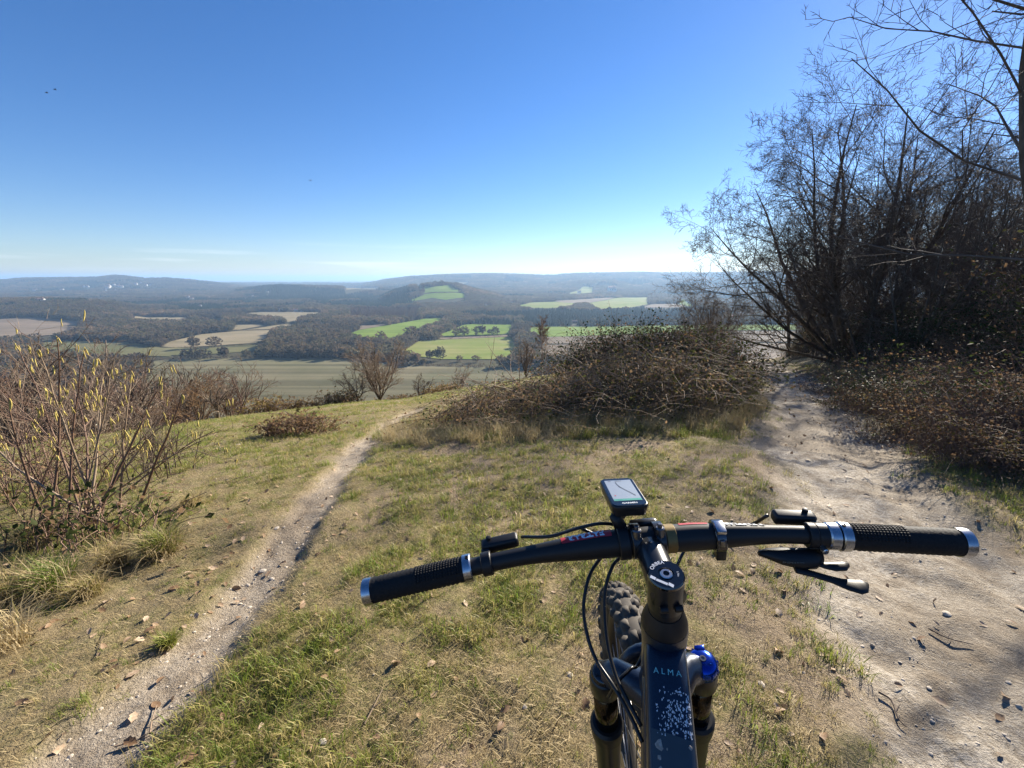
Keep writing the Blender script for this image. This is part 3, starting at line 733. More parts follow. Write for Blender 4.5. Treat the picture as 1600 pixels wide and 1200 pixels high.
# ------------------------------------------------------------------ thickets of bramble
BRG = mat_leaf('bramble_leaf', [(.10, (.022, .034, .012)), (.45, (.045, .062, .018)), (.7, (.085, .085, .028)), (.9, (.12, .075, .03))], .45, .65, .10)
BRD = mat_leaf('withered_leaf', [(.15, (.095, .052, .027)), (.5, (.18, .105, .052)), (.85, (.27, .18, .10))], .45, .75, .08)
IVY = mat_leaf('ivy_leaf', [(.15, (.012, .022, .008)), (.55, (.022, .040, .012)), (.9, (.04, .06, .02))], .2, .6, .12)
def thicket(name, seed, loc, rx, ry, h, ns, ng, nb, label, cat='bush', group=None, leaf=.045, upright=.35, stem_m=None, green_m=None, thick=.0045, bare_sticks=0, rz=0, follow=True):
    r = np.random.default_rng(seed); x0, y0 = loc[0], loc[1]; z0 = gz1(x0, y0)
    o = empty(name, (x0, y0, z0), 0)
    a = r.uniform(0, 6.283, ns); q = np.sqrt(r.uniform(0, 1, ns)); bx = np.cos(a) * q * rx * .85; by = np.sin(a) * q * ry * .85
    dome = lambda x, y: h * np.clip(1 - (x / rx) ** 2 - (y / ry) ** 2, .02, 1) ** .55 * (.72 + .56 * fbm((x + x0) * 1.7, (y + y0) * 1.7, 3, seed))
    gd = (lambda x, y: H1(x + x0, y + y0) - z0) if follow else (lambda x, y: 0 * x)
    az = r.uniform(0, 6.283, ns); reach = r.uniform(.25, 1.0, ns) * min(rx, ry) * .9; top = dome(bx, by) * r.uniform(.55, 1.12, ns)
    n = 6; t = np.linspace(0, 1, n)
    ex = bx[:, None] + np.cos(az)[:, None] * reach[:, None] * t ** 1.5; ey = by[:, None] + np.sin(az)[:, None] * reach[:, None] * t ** 1.5
    arch = np.where(r.uniform(0, 1, ns) < upright, 0.0, 1.0)[:, None]
    ez = top[:, None] * ((1 - arch) * t * 1.0 + arch * (2.5 * t - 1.75 * t * t)) + gd(ex.ravel(), ey.ravel()).reshape(ex.shape) - .03 * (t < .05)
    P = np.stack([ex, ey, ez], -1) + r.normal(size=(ns, n, 3)) * .018
    rad = np.linspace(thick, thick * .35, n)[None, :] * r.uniform(.7, 1.3, (ns, 1))
    add('stems', wood_mesh('stems', [(P, rad)], (3,)), stem_m or TWIGR, o)
    def cloud(k):
        i = r.integers(0, ns, k); u = r.uniform(.15, 1, k) * (n - 1); j = np.minimum(u.astype(int), n - 2); f = (u - j)[:, None]
        return P[i, j] * (1 - f) + P[i, j + 1] * f + r.normal(size=(k, 3)) * .05
    if ng:
        V, T = leaf_quads(cloud(ng), r.uniform(.6, 1.3, ng) * leaf, r, .35); tag(add('leaves', mesh_np('leaves', V, tris=T), green_m or BRG, o), kind='stuff')
    if nb:
        V, T = leaf_quads(cloud(nb), r.uniform(.5, 1.2, nb) * leaf, r, .2); tag(add('withered_leaves', mesh_np('withered_leaves', V, tris=T), BRD, o), kind='stuff')
    if bare_sticks:
        k = bare_sticks; a = r.uniform(0, 6.283, k); q = r.uniform(0, .8, k); sx_ = np.cos(a) * q * rx; sy_ = np.sin(a) * q * ry
        sz = dome(sx_, sy_) * .7 + gd(sx_, sy_); d = norm(np.c_[r.normal(size=(k, 2)) * .9 + np.array([-.5, -.1]), r.uniform(.15, .9, k)])
        res = grow(seed + 5, np.c_[sx_, sy_, sz], d, r.uniform(.35, .95, k), np.full(k, .006), [dict(pts=5, wander=.12, up=-.02, kids=3, span=(.3, 1), ang=(25, 55), len=(.3, .5), rr=.6), dict(pts=3, wander=.1)])
        tag(add('dead_sticks', wood_mesh('dead_sticks', res, (4, 3)), TWIGP, o), kind='stuff')
    return tag(o, label, cat, group)
CANE = mat_noise('bramble_cane', (.16, .11, .07), (.33, .24, .155), 6, .7, spec=.25)
thicket('bramble_heap', 101, (.12, 5.65), 1.5, 1.15, .52, 560, 1200, 3000, 'low heap of brown brambles and pale dead sticks left of the green mound', bare_sticks=26, leaf=.038, stem_m=CANE)
thicket('bramble_mound', 102, (1.8, 5.8), 1.45, 1.3, .82, 760, 4800, 3600, 'big glossy bramble mound between the trail and the track', bare_sticks=10, leaf=.042, stem_m=CANE)
thicket('bramble_mound', 103, (2.95, 7.4), 1.35, 1.5, .98, 800, 6500, 2200, 'green leafy bramble mound at the edge of the stony track', leaf=.05, bare_sticks=5)
thicket('bramble_mound', 104, (2.1, 8.7), 1.4, 1.4, 1.12, 900, 7000, 900, 'tall dark evergreen bush rising behind the bramble mound', leaf=.05, green_m=IVY, upright=.8)
thicket('bramble_mound', 105, (4.3, 10.6), 1.2, 1.9, 1.2, 500, 4200, 900, 'long bramble bank beside the track beyond the big mound', leaf=.055)
thicket('bramble_mound', 106, (5.9, 14.4), 1.3, 2.4, 1.3, 500, 3600, 1600, 'farther bramble bank on the left side of the track', leaf=.065)
# shrubs at the far end of the track, left of it
TW2 = grow(61, [(.1 * math.cos(k), .1 * math.sin(k), 0) for k in range(9)], [(math.cos(k * .7) * .5, math.sin(k * .7) * .5, 1) for k in range(9)], [2.7] * 9, [.035] * 9,
    [dict(pts=6, wander=.1, up=.03, kids=8, span=(.15, 1), ang=(22, 50), len=(.35, .55), rr=.5), dict(pts=4, wander=.15, up=.04, kids=6, ang=(25, 55), len=(.45, .7), rr=.6, rmin=.006), dict(pts=4, wander=.15, up=.02, kids=5, ang=(25, 50), len=(.4, .7), rr=.6, rmin=.005), dict(pts=3)])
tree('roadside_shrub', TW2, 1, gl(11.4, 24.5), 0, 'dense dark bare shrub left of the far end of the track', 'bush', cm=TWIG, s=1.35)
c_ = copy_tree(bpy.data.objects['roadside_shrub'], gl(9.0, 21.4), 2.0, .95); c_['label'] = 'smaller bare shrub in front of the dense one at the track end'
c_ = copy_tree(bpy.data.objects['roadside_shrub'], gl(16.6, 36.0), 4.0, 1.2); c_['label'] = 'reddish bare shrub standing where the track drops out of sight'
# undergrowth of the wooded bank
BANK_L = 'dark tangle of brambles under the trees on the right bank'
b0 = thicket('bank_bramble', 110, at_path(S0 + 9.5, 3.6), 1.7, 1.6, .95, 420, 2600, 1500, BANK_L, group='undergrowth on the right bank', leaf=.055)
b1 = thicket('bank_bramble', 111, at_path(S0 + 13, 3.3), 1.9, 1.7, 1.5, 420, 4200, 500, BANK_L, group='undergrowth on the right bank', leaf=.06, green_m=IVY, upright=.6)
b2 = thicket('bank_bramble', 112, at_path(S0 + 7.5, 5.0), 1.6, 1.6, .75, 520, 500, 2600, BANK_L, group='undergrowth on the right bank', leaf=.05)
used = []
for a, b, sc_ in [(1585, 742, .5), (1530, 728, .42), (1480, 706, .45), (1430, 684, .4), (1395, 660, .42), (1350, 640, .45), (1310, 616, .5), (1570, 690, .62), (1500, 668, .6), (1440, 645, .6), (1600, 655, .7), (1380, 618, .6), (1640, 760, .55), (1680, 700, .7)]:
    p = pix_hit(a, b, f=H1); k = 1 + .55 * sc_ / math.hypot(p[0], p[1]); x, y = p[0] * k, p[1] * k
    used.append((x, y)); copy_tree([b0, b2, b1][len(used) % 3 if a < 1400 else len(used) % 2], gl(x, y, -.04), len(used) * 2.1, (sc_, sc_, sc_ * .9))
tries = 0
while len(used) < 78 and tries < 4000:
    tries += 1
    l = S0 + rw.uniform(5.2, 44); d = 1.75 + rw.uniform(0, 1) ** 1.5 * 9.5
    x, y = at_path(l, d)
    if y < 2.4 or math.hypot(x, y) < 4.6 or (d < 2.3 and y > 9): continue
    if all(math.hypot(x - a, y - b) > .95 for a, b in used):
        used.append((x, y)); src = [b0, b1, b2][int(rw.choice(3, p=[.22, .60, .18]))]; s = rw.uniform(.75, 1.25) * (.5 if d < 2.6 else .75 if d < 3.6 else 1.0)
        copy_tree(src, gl(x, y, -.05), rw.uniform(0, 6.28), (s, s, s * rw.uniform(.85, 1.25)))

# ------------------------------------------------------------------ hazel with catkins, scrub and tussocks on the left
CATK = mat_noise('catkin_yellow', (.36, .28, .06), (.62, .50, .16), 90, .7, bs=.6, bd=.002)
def at_px(px, py, y):
    d = ray(px, py); d = d / d[1] * y; return np.array([d[0], d[1], d[2] + CAMZ])
hb = pix_hit(135, 815, f=H1)
hazel = empty('hazel_shrub', hb); tag(hazel, 'bare hazel shrub hung with yellow catkins at the left edge', 'shrub')
rh = np.random.default_rng(8)
tips = [(92, 528, -.05), (130, 545, .1), (30, 540, .25), (160, 590, .35), (175, 560, -.1), (-30, 590, .2), (205, 585, .25), (245, 612, .05), (288, 618, -.15), (262, 655, .3), (60, 545, -.2), (-60, 640, 0), (200, 690, .45), (318, 688, .1), (110, 600, .5), (10, 620, -.3)]
cat_pts = []
for a, b, dy in tips:
    tip = at_px(a, b, hb[1] + dy); base = hb + np.array([rh.normal() * .10, rh.normal() * .07, -.02]); base[2] = gz1(base[0], base[1]) - .02
    v = tip - base; L = np.linalg.norm(v); n = 9; t = np.linspace(0, 1, n)[:, None]
    side = np.cross(v, (0, 0, 1)); bow = np.sin(t * math.pi) * (rh.normal() * .04) * side / (np.linalg.norm(side) + 1e-6) + np.sin(t * math.pi) * np.array([0, 0, .04 * L])
    P = base + v * t + bow + rh.normal(size=(n, 3)) * .006 * t; Rr = np.linspace(.0095, .0032, n) * rh.uniform(.7, 1.2)
    main = (P[None] - hb, Rr[None])
    ki = rh.integers(3, n - 1, 9); pk = P[ki] - hb; tg = norm(P[np.minimum(ki + 1, n - 1)] - P[ki]); dk = norm(tg + rand_unit(9, rh) * .75)
    tw = grow(int(rh.integers(1e6)), pk, dk, L * rh.uniform(.14, .32, 9), np.full(9, .0028), [dict(pts=5, wander=.1, up=.05, kids=3, span=(.3, 1), ang=(25, 50), len=(.4, .6), rr=.7, rmin=.0016), dict(pts=3, wander=.1)])
    add('stem', wood_mesh('stem', [main] + tw, (6, 4, 3)), TWIGP if rh.uniform() < .45 else TWIGR, hazel)
    for q in list(tw[0][0][:, -1]) + list(tw[1][0][::4, -1]) + [P[-1] - hb]:
        if rh.uniform() < .62: cat_pts.append(q)
cv = Tubes(); n = 8; t = np.linspace(0, 1, n)
cv.add(np.c_[.003 * np.sin(t * 4), 0 * t, -.055 * t], np.array([.0008, .0028, .0036, .0039, .0039, .0036, .0028, .0006]))
cme = cv.mesh('catkin', 6)
for q in cat_pts[:190]:
    for _ in range(int(rh.integers(1, 3))):
        c = add('catkin', cme, CATK, hazel, q + rh.normal(size=3) * .004); c.rotation_euler = (rh.normal() * .18, rh.normal() * .18, rh.uniform(0, 6.28)); s = rh.uniform(.8, 1.2); c.scale = (s, s, s * rh.uniform(.6, 1.35))
# evergreen bramble leaves climbing at its foot
def scrub(name, seed, loc, n, h, spread, label, m, group=None, cat='bush', s=1.0):
    r = np.random.default_rng(seed)
    P = np.c_[r.normal(size=n) * spread * .5, r.normal(size=n) * spread * .5, np.zeros(n)]
    D = np.c_[P[:, 0] * .5 + r.normal(size=n) * .25, P[:, 1] * .5 + r.normal(size=n) * .25, np.ones(n)]
    res = grow(seed, P, D, h * r.uniform(.6, 1.05, n), np.full(n, .008), [dict(pts=6, wander=.09, up=.02, kids=7, span=(.15, 1), ang=(18, 45), len=(.3, .55), rr=.55), dict(pts=4, wander=.13, up=.02, kids=5, span=(.2, 1), ang=(20, 50), len=(.4, .65), rr=.6, rmin=.0022), dict(pts=3, wander=.12)])
    o = empty(name, (loc[0], loc[1], gz1(loc[0], loc[1]) - .04))
    add('stems', wood_mesh('stems', res[:1], (4,)), m, o); add('twigs', wood_mesh('twigs', res[1:], (3, 3)), m, o)
    o.scale = (s, s, s)
    return tag(o, label, cat, group)
scrub('twig_scrub', 201, (-3.9, 3.3), 15, 1.05, .55, 'tangled reddish twigs of scrub behind the hazel at the left edge', TWIGR)
scrub('twig_scrub', 202, (-3.6, 4.0), 18, .6, .4, 'low brown twig scrub between the hazel and the turf', TWIG)
scrub('twig_scrub', 203, (-5.5, 4.7), 18, 1.5, .8, 'tall brown scrub farthest left behind the hazel', TWIGP)
thicket('bramble_patch', 205, (-2.75, 2.45), .7, .45, .36, 80, 240, 110, 'bramble sprays with a few green leaves at the foot of the hazel', leaf=.05)
thicket('bramble_patch', 206, (-4.6, 3.7), 1.0, .8, .6, 110, 100, 450, 'withered brown bramble patch left behind the hazel', leaf=.045)
x_, y_, _z = pix_hit(468, 676, f=H1)
thicket('low_bramble', 207, (x_, y_), .62, .42, .30, 200, 160, 1000, 'small brown bramble clump alone on the open turf', leaf=.05, bare_sticks=4)

GRN = mat_leaf('grass_green', [(.05, (.090, .150, .018)), (.32, (.150, .215, .028)), (.56, (.25, .270, .055)), (.75, (.38, .315, .125)), (1, (.50, .40, .20))], .5, .5, .3)
STR = mat_leaf('grass_straw', [(.1, (.26, .195, .085)), (.5, (.40, .31, .155)), (.9, (.55, .44, .25))], .4, .6, .3)
def blades(r, n, spread, L, w, lean, curve=.6, flat=0.0):
    """curved tapering blades, 3 triangles each"""
    a = r.uniform(0, 6.283, n); q = np.sqrt(r.uniform(0, 1, n)) * spread
    b = np.c_[np.cos(a) * q, np.sin(a) * q, -.004 * np.ones(n)]
    h = r.uniform(0, 6.283, n); l = np.abs(r.normal(lean, lean * .5, n)); l = np.clip(l + flat, 0, 1.5)
    ln = r.uniform(*L, n); d1 = np.c_[np.cos(h) * np.sin(l), np.sin(h) * np.sin(l), np.cos(l)]
    l2 = np.minimum(l + curve * r.uniform(.4, 1.3, n), 1.9); d2 = np.c_[np.cos(h) * np.sin(l2), np.sin(h) * np.sin(l2), np.cos(l2)]
    sd_ = np.c_[-np.sin(h), np.cos(h), 0 * h] * (w * r.uniform(.6, 1.3, n))[:, None]
    m = b + d1 * ln[:, None] * .55; t = m + d2 * ln[:, None] * .45
    V = np.stack([b - sd_, b + sd_, m + sd_ * .8, m - sd_ * .8, t], 1).reshape(-1, 3); k = np.arange(n)[:, None] * 5
    return V, np.concatenate([k + np.array([[0, 1, 2, 3]])]), np.concatenate([k + np.array([[3, 2, 4]])])
def blade_mesh(name, *a, **k):
    V, Q, T = blades(*a, **k); return mesh_np(name, V, quads=Q, tris=T)
def tussock(seed, px, py, n1, n2, L, label, y=None):
    p = pix_hit(px, py, f=H1); r = np.random.default_rng(seed); o = empty('grass_tussock', p)
    if n1: tag(add('green_blades', blade_mesh('green_blades', r, n1, L * .28, (L * .5, L), .0022, .35, .9), GRN, o), kind='stuff')
    if n2: tag(add('dry_blades', blade_mesh('dry_blades', r, n2, L * .34, (L * .5, L * 1.15), .0018, .6, 1.0), STR, o), kind='stuff')
    return tag(o, label, 'grass tussock')
tussock(301, 255, 865, 420, 420, .24, 'big tussock of green and straw grass right of the hazel')
tussock(302, 175, 885, 200, 300, .22, 'straw grass tussock between the hazel stems and the big tussock')
tussock(303, 90, 925, 380, 420, .26, 'dark green long grass clump in the left corner below the hazel')
tussock(304, 20, 940, 200, 420, .26, 'long dry grass clump cut by the left edge')
tussock(305, 10, 1010, 20, 320, .24, 'bright straw coloured grass clump low at the left edge')
tussock(306, 262, 1010, 220, 30, .09, 'small upright green tuft alone beside the narrow trail')
tussock(307, 300, 790, 60, 260, .18, 'loose dry grass clump behind the big tussock')
tussock(308, 60, 850, 120, 420, .28, 'tall straw grass behind the dark green clump under the hazel')
tussock(309, 140, 930, 160, 260, .16, 'short mixed grass in front of the hazel stems')
# tall dry grass in front of the brambles
def meadow(seed, n, fpos, protos, sc, name, label):
    r = np.random.default_rng(seed); P = fpos(r, n); P = np.c_[P, H1(P[:, 0], P[:, 1])]
    return scatter(name, P, protos, sc=sc(r, len(P)), label=label, cat='grass')
rg = np.random.default_rng(3)
LONG = [proto('dry_grass_proto', blade_mesh('dry_grass', rg, 60, .10, (.10, .30), .0016, .35, .8), STR), proto('dry_grass_proto', blade_mesh('dry_grass', rg, 46, .12, (.08, .22), .0018, .55, .9), STR),
        proto('long_grass_proto', blade_mesh('long_grass', rg, 50, .09, (.08, .20), .002, .45, .8), GRN)]
def skirt(r, n):
    a = r.uniform(2.5, 6.1, n); q = r.uniform(.70, 1.32, n)
    k = r.integers(0, 3, n); C = np.array([(.12, 5.65, 1.5, 1.15), (1.8, 5.8, 1.45, 1.3), (2.95, 7.4, 1.35, 1.5)])[k]
    P = np.c_[C[:, 0] + np.cos(a) * q * C[:, 2], C[:, 1] + np.sin(a) * q * C[:, 3]]
    return P[path_mask(P[:, 0], P[:, 1]) < .2]
meadow(71, 1500, skirt, LONG, lambda r, n: r.uniform(.4, 1.0, n), 'dry_grass', 'pale dry grass fringing the front of the brambles')

# ------------------------------------------------------------------ short turf, fallen leaves, pebbles
G = [proto('turf_proto', blade_mesh('turf', rg, 26, .035, (.022, .055), .0011, .55, .7), GRN), proto('turf_proto', blade_mesh('turf', rg, 22, .045, (.018, .045), .0012, .8, .6), GRN),
     proto('turf_proto', blade_mesh('turf', rg, 20, .03, (.03, .075), .0012, .45, .9), GRN),
     proto('thatch_proto', blade_mesh('thatch', rg, 24, .05, (.025, .07), .0009, 1.15, .4), STR), proto('thatch_proto', blade_mesh('thatch', rg, 18, .06, (.02, .06), .0009, 1.25, .3), STR)]
def radial(r, n, a, b, k, lim=1.08):
    u = r.uniform(0, 1, n); rr = (a ** k + u * (b ** k - a ** k)) ** (1 / k); az = r.uniform(-lim, lim, n)
    return np.c_[rr * np.sin(az), rr * np.cos(az)], rr
P, rr = radial(rg, 190000, .45, 24, .95)
gn = fbm(P[:, 0] * .9, P[:, 1] * .9, 4, 131); gf = fbm(P[:, 0] * 4.2, P[:, 1] * 4.2, 3, 137)
pmk = path_mask(P[:, 0], P[:, 1]); tmk = trail_mask(P[:, 0], P[:, 1]); bwk = bare_w(P[:, 0], P[:, 1]); lwk = litter_w(P[:, 0], P[:, 1])
green = smooth(.42, .62, .62 * gn + .38 * gf + .05)
dens = (1 - pmk) ** 2 * (1 - tmk) ** 2 * (1 - .22 * bwk) * (1 - .75 * lwk)
kp = rg.uniform(0, 1, len(P)) < dens * (.5 + .5 * smooth(.32, .55, gf))
P, rr, green = P[kp], rr[kp], green[kp]
isg = rg.uniform(0, 1, len(P)) < (.16 + .74 * green)
ix = np.where(isg, rg.integers(0, 3, len(P)), 3 + rg.integers(0, 2, len(P)))
sc_ = (.40 + .78 * rg.uniform(0, 1, len(P)) ** 3) * (1 + .35 * smooth(2, 14, rr)) * np.where(isg, .75 + .55 * green, 1)
scatter('grass', np.c_[P, H1(P[:, 0], P[:, 1])], G, ix, None, sc_, label='short winter turf of green and straw blades', cat='grass')
DL = mat_leaf('fallen_leaf', [(.1, (.10, .055, .028)), (.4, (.21, .125, .065)), (.7, (.36, .245, .15)), (.95, (.50, .39, .28))], .2, .6, .3)
def dead_leaf(seed):
    r = np.random.default_rng(seed); n = 7; t = np.linspace(0, 1, n); w = np.sin(t * math.pi) ** .7 * .26 * (1 + .25 * np.sin(t * 19 + seed)) + .01
    z = .12 * np.sin(t * 2.5 + seed) + .05; fold = .10 + .12 * r.uniform()
    V = np.concatenate([np.c_[t - .5, w, z + fold * w * 2.4], np.c_[t - .5, 0 * t, z], np.c_[t - .5, -w, z + fold * w * 1.6]])
    Q = [(i, i + 1, n + i + 1, n + i) for i in range(n - 1)] + [(n + i, n + i + 1, 2 * n + i + 1, 2 * n + i) for i in range(n - 1)]
    return mesh_np('fallen_leaf', V, quads=Q, smooth_=True)
LEAF = [proto('fallen_leaf_proto', dead_leaf(k), DL) for k in range(4)]
P, rr = radial(rg, 26000, .5, 15, 1.0)
lw_ = litter_w(P[:, 0], P[:, 1]); dpp, spp, _ = poly_dist(P[:, 0], P[:, 1], PATHC)
nl = fbm(P[:, 0] * 1.4, P[:, 1] * 1.4, 3, 151)
left = np.exp(-(((P[:, 0] + 1.9) / .6) ** 2 + ((P[:, 1] - 1.75) / .35) ** 2))
pr = .085 + .35 * lw_ + .30 * np.where(spp > 0, smooth(.75, 1.6, dpp), 0) + .22 * smooth(.58, .72, nl) * (1 - path_mask(P[:, 0], P[:, 1])) + .25 * left
kp = rg.uniform(0, 1, len(P)) < pr
P, rr = P[kp], rr[kp]
s_ = rg.uniform(.018, .048, len(P)) * (1 + .3 * smooth(3, 10, rr))
scatter('leaf_litter', np.c_[P, H1(P[:, 0], P[:, 1]) + .004], LEAF, None, None, s_, rg.normal(size=(len(P), 2)) * .35, label='dead leaves strewn over turf and bank', cat='leaf litter')
STM = mat_noise('chalk_stone', (.36, .31, .245), (.58, .51, .42), 30, .9, bs=.4, bd=.004)
def stone_mesh(seed):
    import bmesh
    bm = bmesh.new(); bmesh.ops.create_icosphere(bm, subdivisions=2, radius=.5); r = np.random.default_rng(seed)
    k = rand_unit(5, r)
    for v in bm.verts:
        c = np.array(v.co); f = 1.0
        for q in k: f = min(f, .36 / max(np.dot(c / .5, q) * .5, 1e-3) + .12)
        v.co = v.co * (f * (1 + r.normal() * .05)); v.co.z *= .45
    me = bpy.data.meshes.new('stone'); bm.to_mesh(me); bm.free(); return me
STN = [proto('pebble_proto', stone_mesh(k), STM) for k in range(4)]
P, rr = radial(rg, 60000, .5, 13, 1.0)
w_ = np.maximum(path_mask(P[:, 0], P[:, 1]) * .55, trail_mask(P[:, 0], P[:, 1]) * .8) * smooth(.35, .6, fbm(P[:, 0] * 2.2, P[:, 1] * 2.2, 3, 171)) + .012
kp = rg.uniform(0, 1, len(P)) < w_; P, rr = P[kp], rr[kp]
s_ = (.004 + .014 * rg.uniform(0, 1, len(P)) ** 4) * (1 + .5 * smooth(3, 10, rr))
scatter('pebbles', np.c_[P, H1(P[:, 0], P[:, 1])], STN, None, None, s_, rg.normal(size=(len(P), 2)) * .3, label='small chalk pebbles on the bare tracks', cat='pebbles')
for k, (a, b, s, lab) in enumerate([(410, 893, .034, 'pale chalk stone in the narrow trail beside the turf edge'), (432, 826, .03, 'flat grey stone lying on turf left of the narrow trail'), (425, 905, .022, 'small pale stone just below the bigger one in the trail'), (372, 696, .06, 'small dark clod alone on the open turf near the bramble clump'),
        (890, 1055, .024, 'reddish flint beside the front wheel'), (625, 750, .03, 'grey stone on turf right of the narrow trail'), (1190, 1070, .022, 'chalk lump on turf right of the bicycle'), (505, 640 + 520, .02, 'chalk fragment on turf near the bottom edge'), (1480, 960, .03, 'pale flint on the stony track below the right grip')]):
    p = pix_hit(a, b, f=H1); o = add('chalk_stone', stone_mesh(40 + k), STM, None, (p[0], p[1], p[2] + s * .1)); o.scale = (s * 1.3, s, s); o.rotation_euler = (0, 0, k * 1.3); tag(o, lab, 'stone')
for k, (pts, rd, lab, m) in enumerate([([(640, 800), (634, 790), (640, 778), (650, 772)], .003, 'curved pale twig on turf right of the trail', TWIGP), ([(570, 1135), (583, 1110), (598, 1080)], .003, 'pale straight twig on turf left of the bicycle', TWIGP),
        ([(180, 1170), (215, 1160), (245, 1150)], .003, 'dry stick across the foot of the narrow trail', TWIGP), ([(235, 1150), (238, 1130), (246, 1105)], .0035, 'forked pale stick pointing up the narrow trail', TWIGP), ([(1372, 1085), (1392, 1098), (1402, 1125), (1415, 1140)], .004, 'dark crooked stick on the stony track', TWIG),
        ([(150, 1030), (160, 1000), (178, 965)], .0018, 'thin dark stalk leaning over turf at the left', TWIG), ([(440, 640 + 545), (425, 1165), (405, 1150)], .0025, 'short brown twig near the bottom edge left of the bicycle', TWIGP), ([(1450, 985), (1480, 1000), (1520, 1010)], .0035, 'brown twig lying along the stony track', TWIG)]):
    Q = np.array([pix_hit(a, b, f=H1) + np.array([0, 0, rd + .006]) for a, b in pts]); b0_ = Q[0].copy(); Q = curve_pts(Q - b0_, 3)
    tb = Tubes(); tb.add(Q, np.linspace(rd, rd * .4, len(Q))); i = len(Q) // 2; side = Q[i] + np.array([.03, .02, .008]); tb.add([Q[i], .5 * (Q[i] + side) + .003, side], [rd * .6, rd * .5, rd * .2])
    tag(add('fallen_twig', tb.mesh('fallen_twig', 5), m, None, b0_), lab, 'twig')

# ------------------------------------------------------------------ small trees along the brow and below it
def at_r(px, r):
    """ground point on the bearing of a picture column, r metres out"""
    d = ray(px, 600); d = d[:2] / math.hypot(d[0], d[1]); x, y = d * r; return x, y
def top_h(x, y, py, z):
    """height that a plant at x, y needs to reach that high in the view"""
    d = ray(800, py); return CAMZ + d[2] / d[1] * y - z
def small_tree(name, seed, px, r, py_top, stems, spread, label, tm_=None, cm=None, up=.05, cat='tree', kids=(7, 6, 4, 4), rad=.03, fork=.15, group=None, wander=.1):
    x, y = at_r(px, r); z = gz1(x, y) if r < 70 else float(H0(np.array([x]), np.array([y]))[0])
    h = top_h(x, y, py_top, z); q = np.random.default_rng(seed); P, D, L, Rr = [], [], [], []
    if fork > 0: P.append((0, 0, -.1)); D.append((.05, 0, 1)); L.append(h * fork + .1); Rr.append(rad * h * 1.1)
    for k in range(stems):
        a = 6.283 * k / stems + q.uniform(-.4, .4); e = q.uniform(.25, 1) * spread
        P.append((0, 0, h * fork * q.uniform(.75, .98) - .02)); D.append((math.cos(a) * e, math.sin(a) * e, 1)); L.append(h * (.88 - fork) * q.uniform(.85, 1.05)); Rr.append(rad * h * q.uniform(.5, .8))
    mk_ = dict(pts=6, wander=wander, up=up, kids=kids[0], span=(.12, 1), ang=(20, 48), len=(.34, .52), lt=.3, rr=.5)
    res = grow(seed, P, D, L, Rr, [mk_, dict(pts=4, wander=.14, up=up, kids=kids[1], span=(.2, 1), ang=(22, 50), len=(.4, .65), rr=.6, rmin=(.00030 if r < 27 else .0005) * r), dict(pts=3, wander=.14, up=.02, kids=kids[2], span=(.2, 1), ang=(22, 50), len=(.45, .7), rr=.6, rmin=(.00025 if r < 27 else .00042) * r), dict(pts=3, wander=.1, kids=0)])
    return tree(name, res, 1, (x, y, z), 0, label, cat, group, tm_, cm)
small_tree('vase_tree', 401, 592, 21, 531, 12, .8, 'fan shaped bare tree standing on the brow of the turf', up=.06, fork=.12, rad=.015, kids=(9, 7, 5, 4), cm=TWIGP)
small_tree('brow_shrub', 402, 556, 20.5, 570, 6, .9, 'lower leaning bare tree left of the fan shaped one', fork=.2, wander=.2, rad=.017)
small_tree('brow_shrub', 403, 655, 21, 586, 6, .6, 'tiny bare bush on the brow right of the fan shaped tree', fork=.1, rad=.025)
small_tree('hawthorn', 404, 332, 17.8, 592, 7, 1.0, 'rounded grey hawthorn with a short trunk on the brow', fork=.35, wander=.2, tm_=BARK, cm=TWIGP, rad=.04)
small_tree('reddish_sapling', 405, 372, 24, 573, 8, .45, 'reddish upright saplings behind the hawthorn', cm=TWIGR, fork=.05, rad=.018)
small_tree('reddish_sapling', 406, 350, 23, 578, 7, .45, 'slim reddish sapling just behind the hawthorn crown', cm=TWIGR, fork=.05, rad=.018)
small_tree('orange_bush', 407, 300, 22, 590, 10, .8, 'orange brown bush left of the hawthorn', cm=mat_noise('twig_orange', (.17, .095, .045), (.28, .17, .08), 4, .8), fork=.05, rad=.02)
small_tree('birch_sapling', 408, 846, 24, 482, 7, .30, 'thin birch sapling rising above the bramble heap', tm_=BIRCH, cm=TWIGR, up=.08, fork=.55, rad=.014)
small_tree('birch_sapling', 409, 822, 26, 530, 6, .5, 'dark bushy sapling left of the birch', fork=.1, rad=.02)
small_tree('birch_sapling', 410, 715, 25, 575, 6, .5, 'pale thin sapling left of the bramble heap', fork=.1, rad=.018, cm=TWIGP)
OAKS = [(30, 46, 505), (75, 40, 540), (118, 55, 512), (165, 48, 528), (205, 42, 545), (232, 38, 566), (262, 44, 575), (180, 34, 575), (130, 33, 570), (90, 31, 590), (40, 34, 560), (-20, 42, 510), (-40, 36, 500), (225, 30, 606), (150, 27, 620), (60, 27, 610)]
OL = ['bare oak at the far left edge of the hillside wood', 'bare oak in the hillside wood behind the tallest catkin stems', 'broad bare oak in the middle of the hillside wood', 'bare oak with crooked limbs above the twig scrub', 'bare oak right of the crooked one', 'small bare tree at the right end of the hillside wood',
      'low bare tree between the hillside wood and the orange bush', 'brown bare tree just behind the catkins', 'brown thorn tree behind the hazel stems', 'twiggy brown tree behind the left hazel stems', 'bare tree behind the leftmost hazel stems', 'tall bare tree cut by the left edge', 'tallest bare tree peeping in at the left edge',
      'brown bush below the brow left of the orange bush', 'brown bush behind the middle of the hazel', 'brown bush behind the left of the hazel']
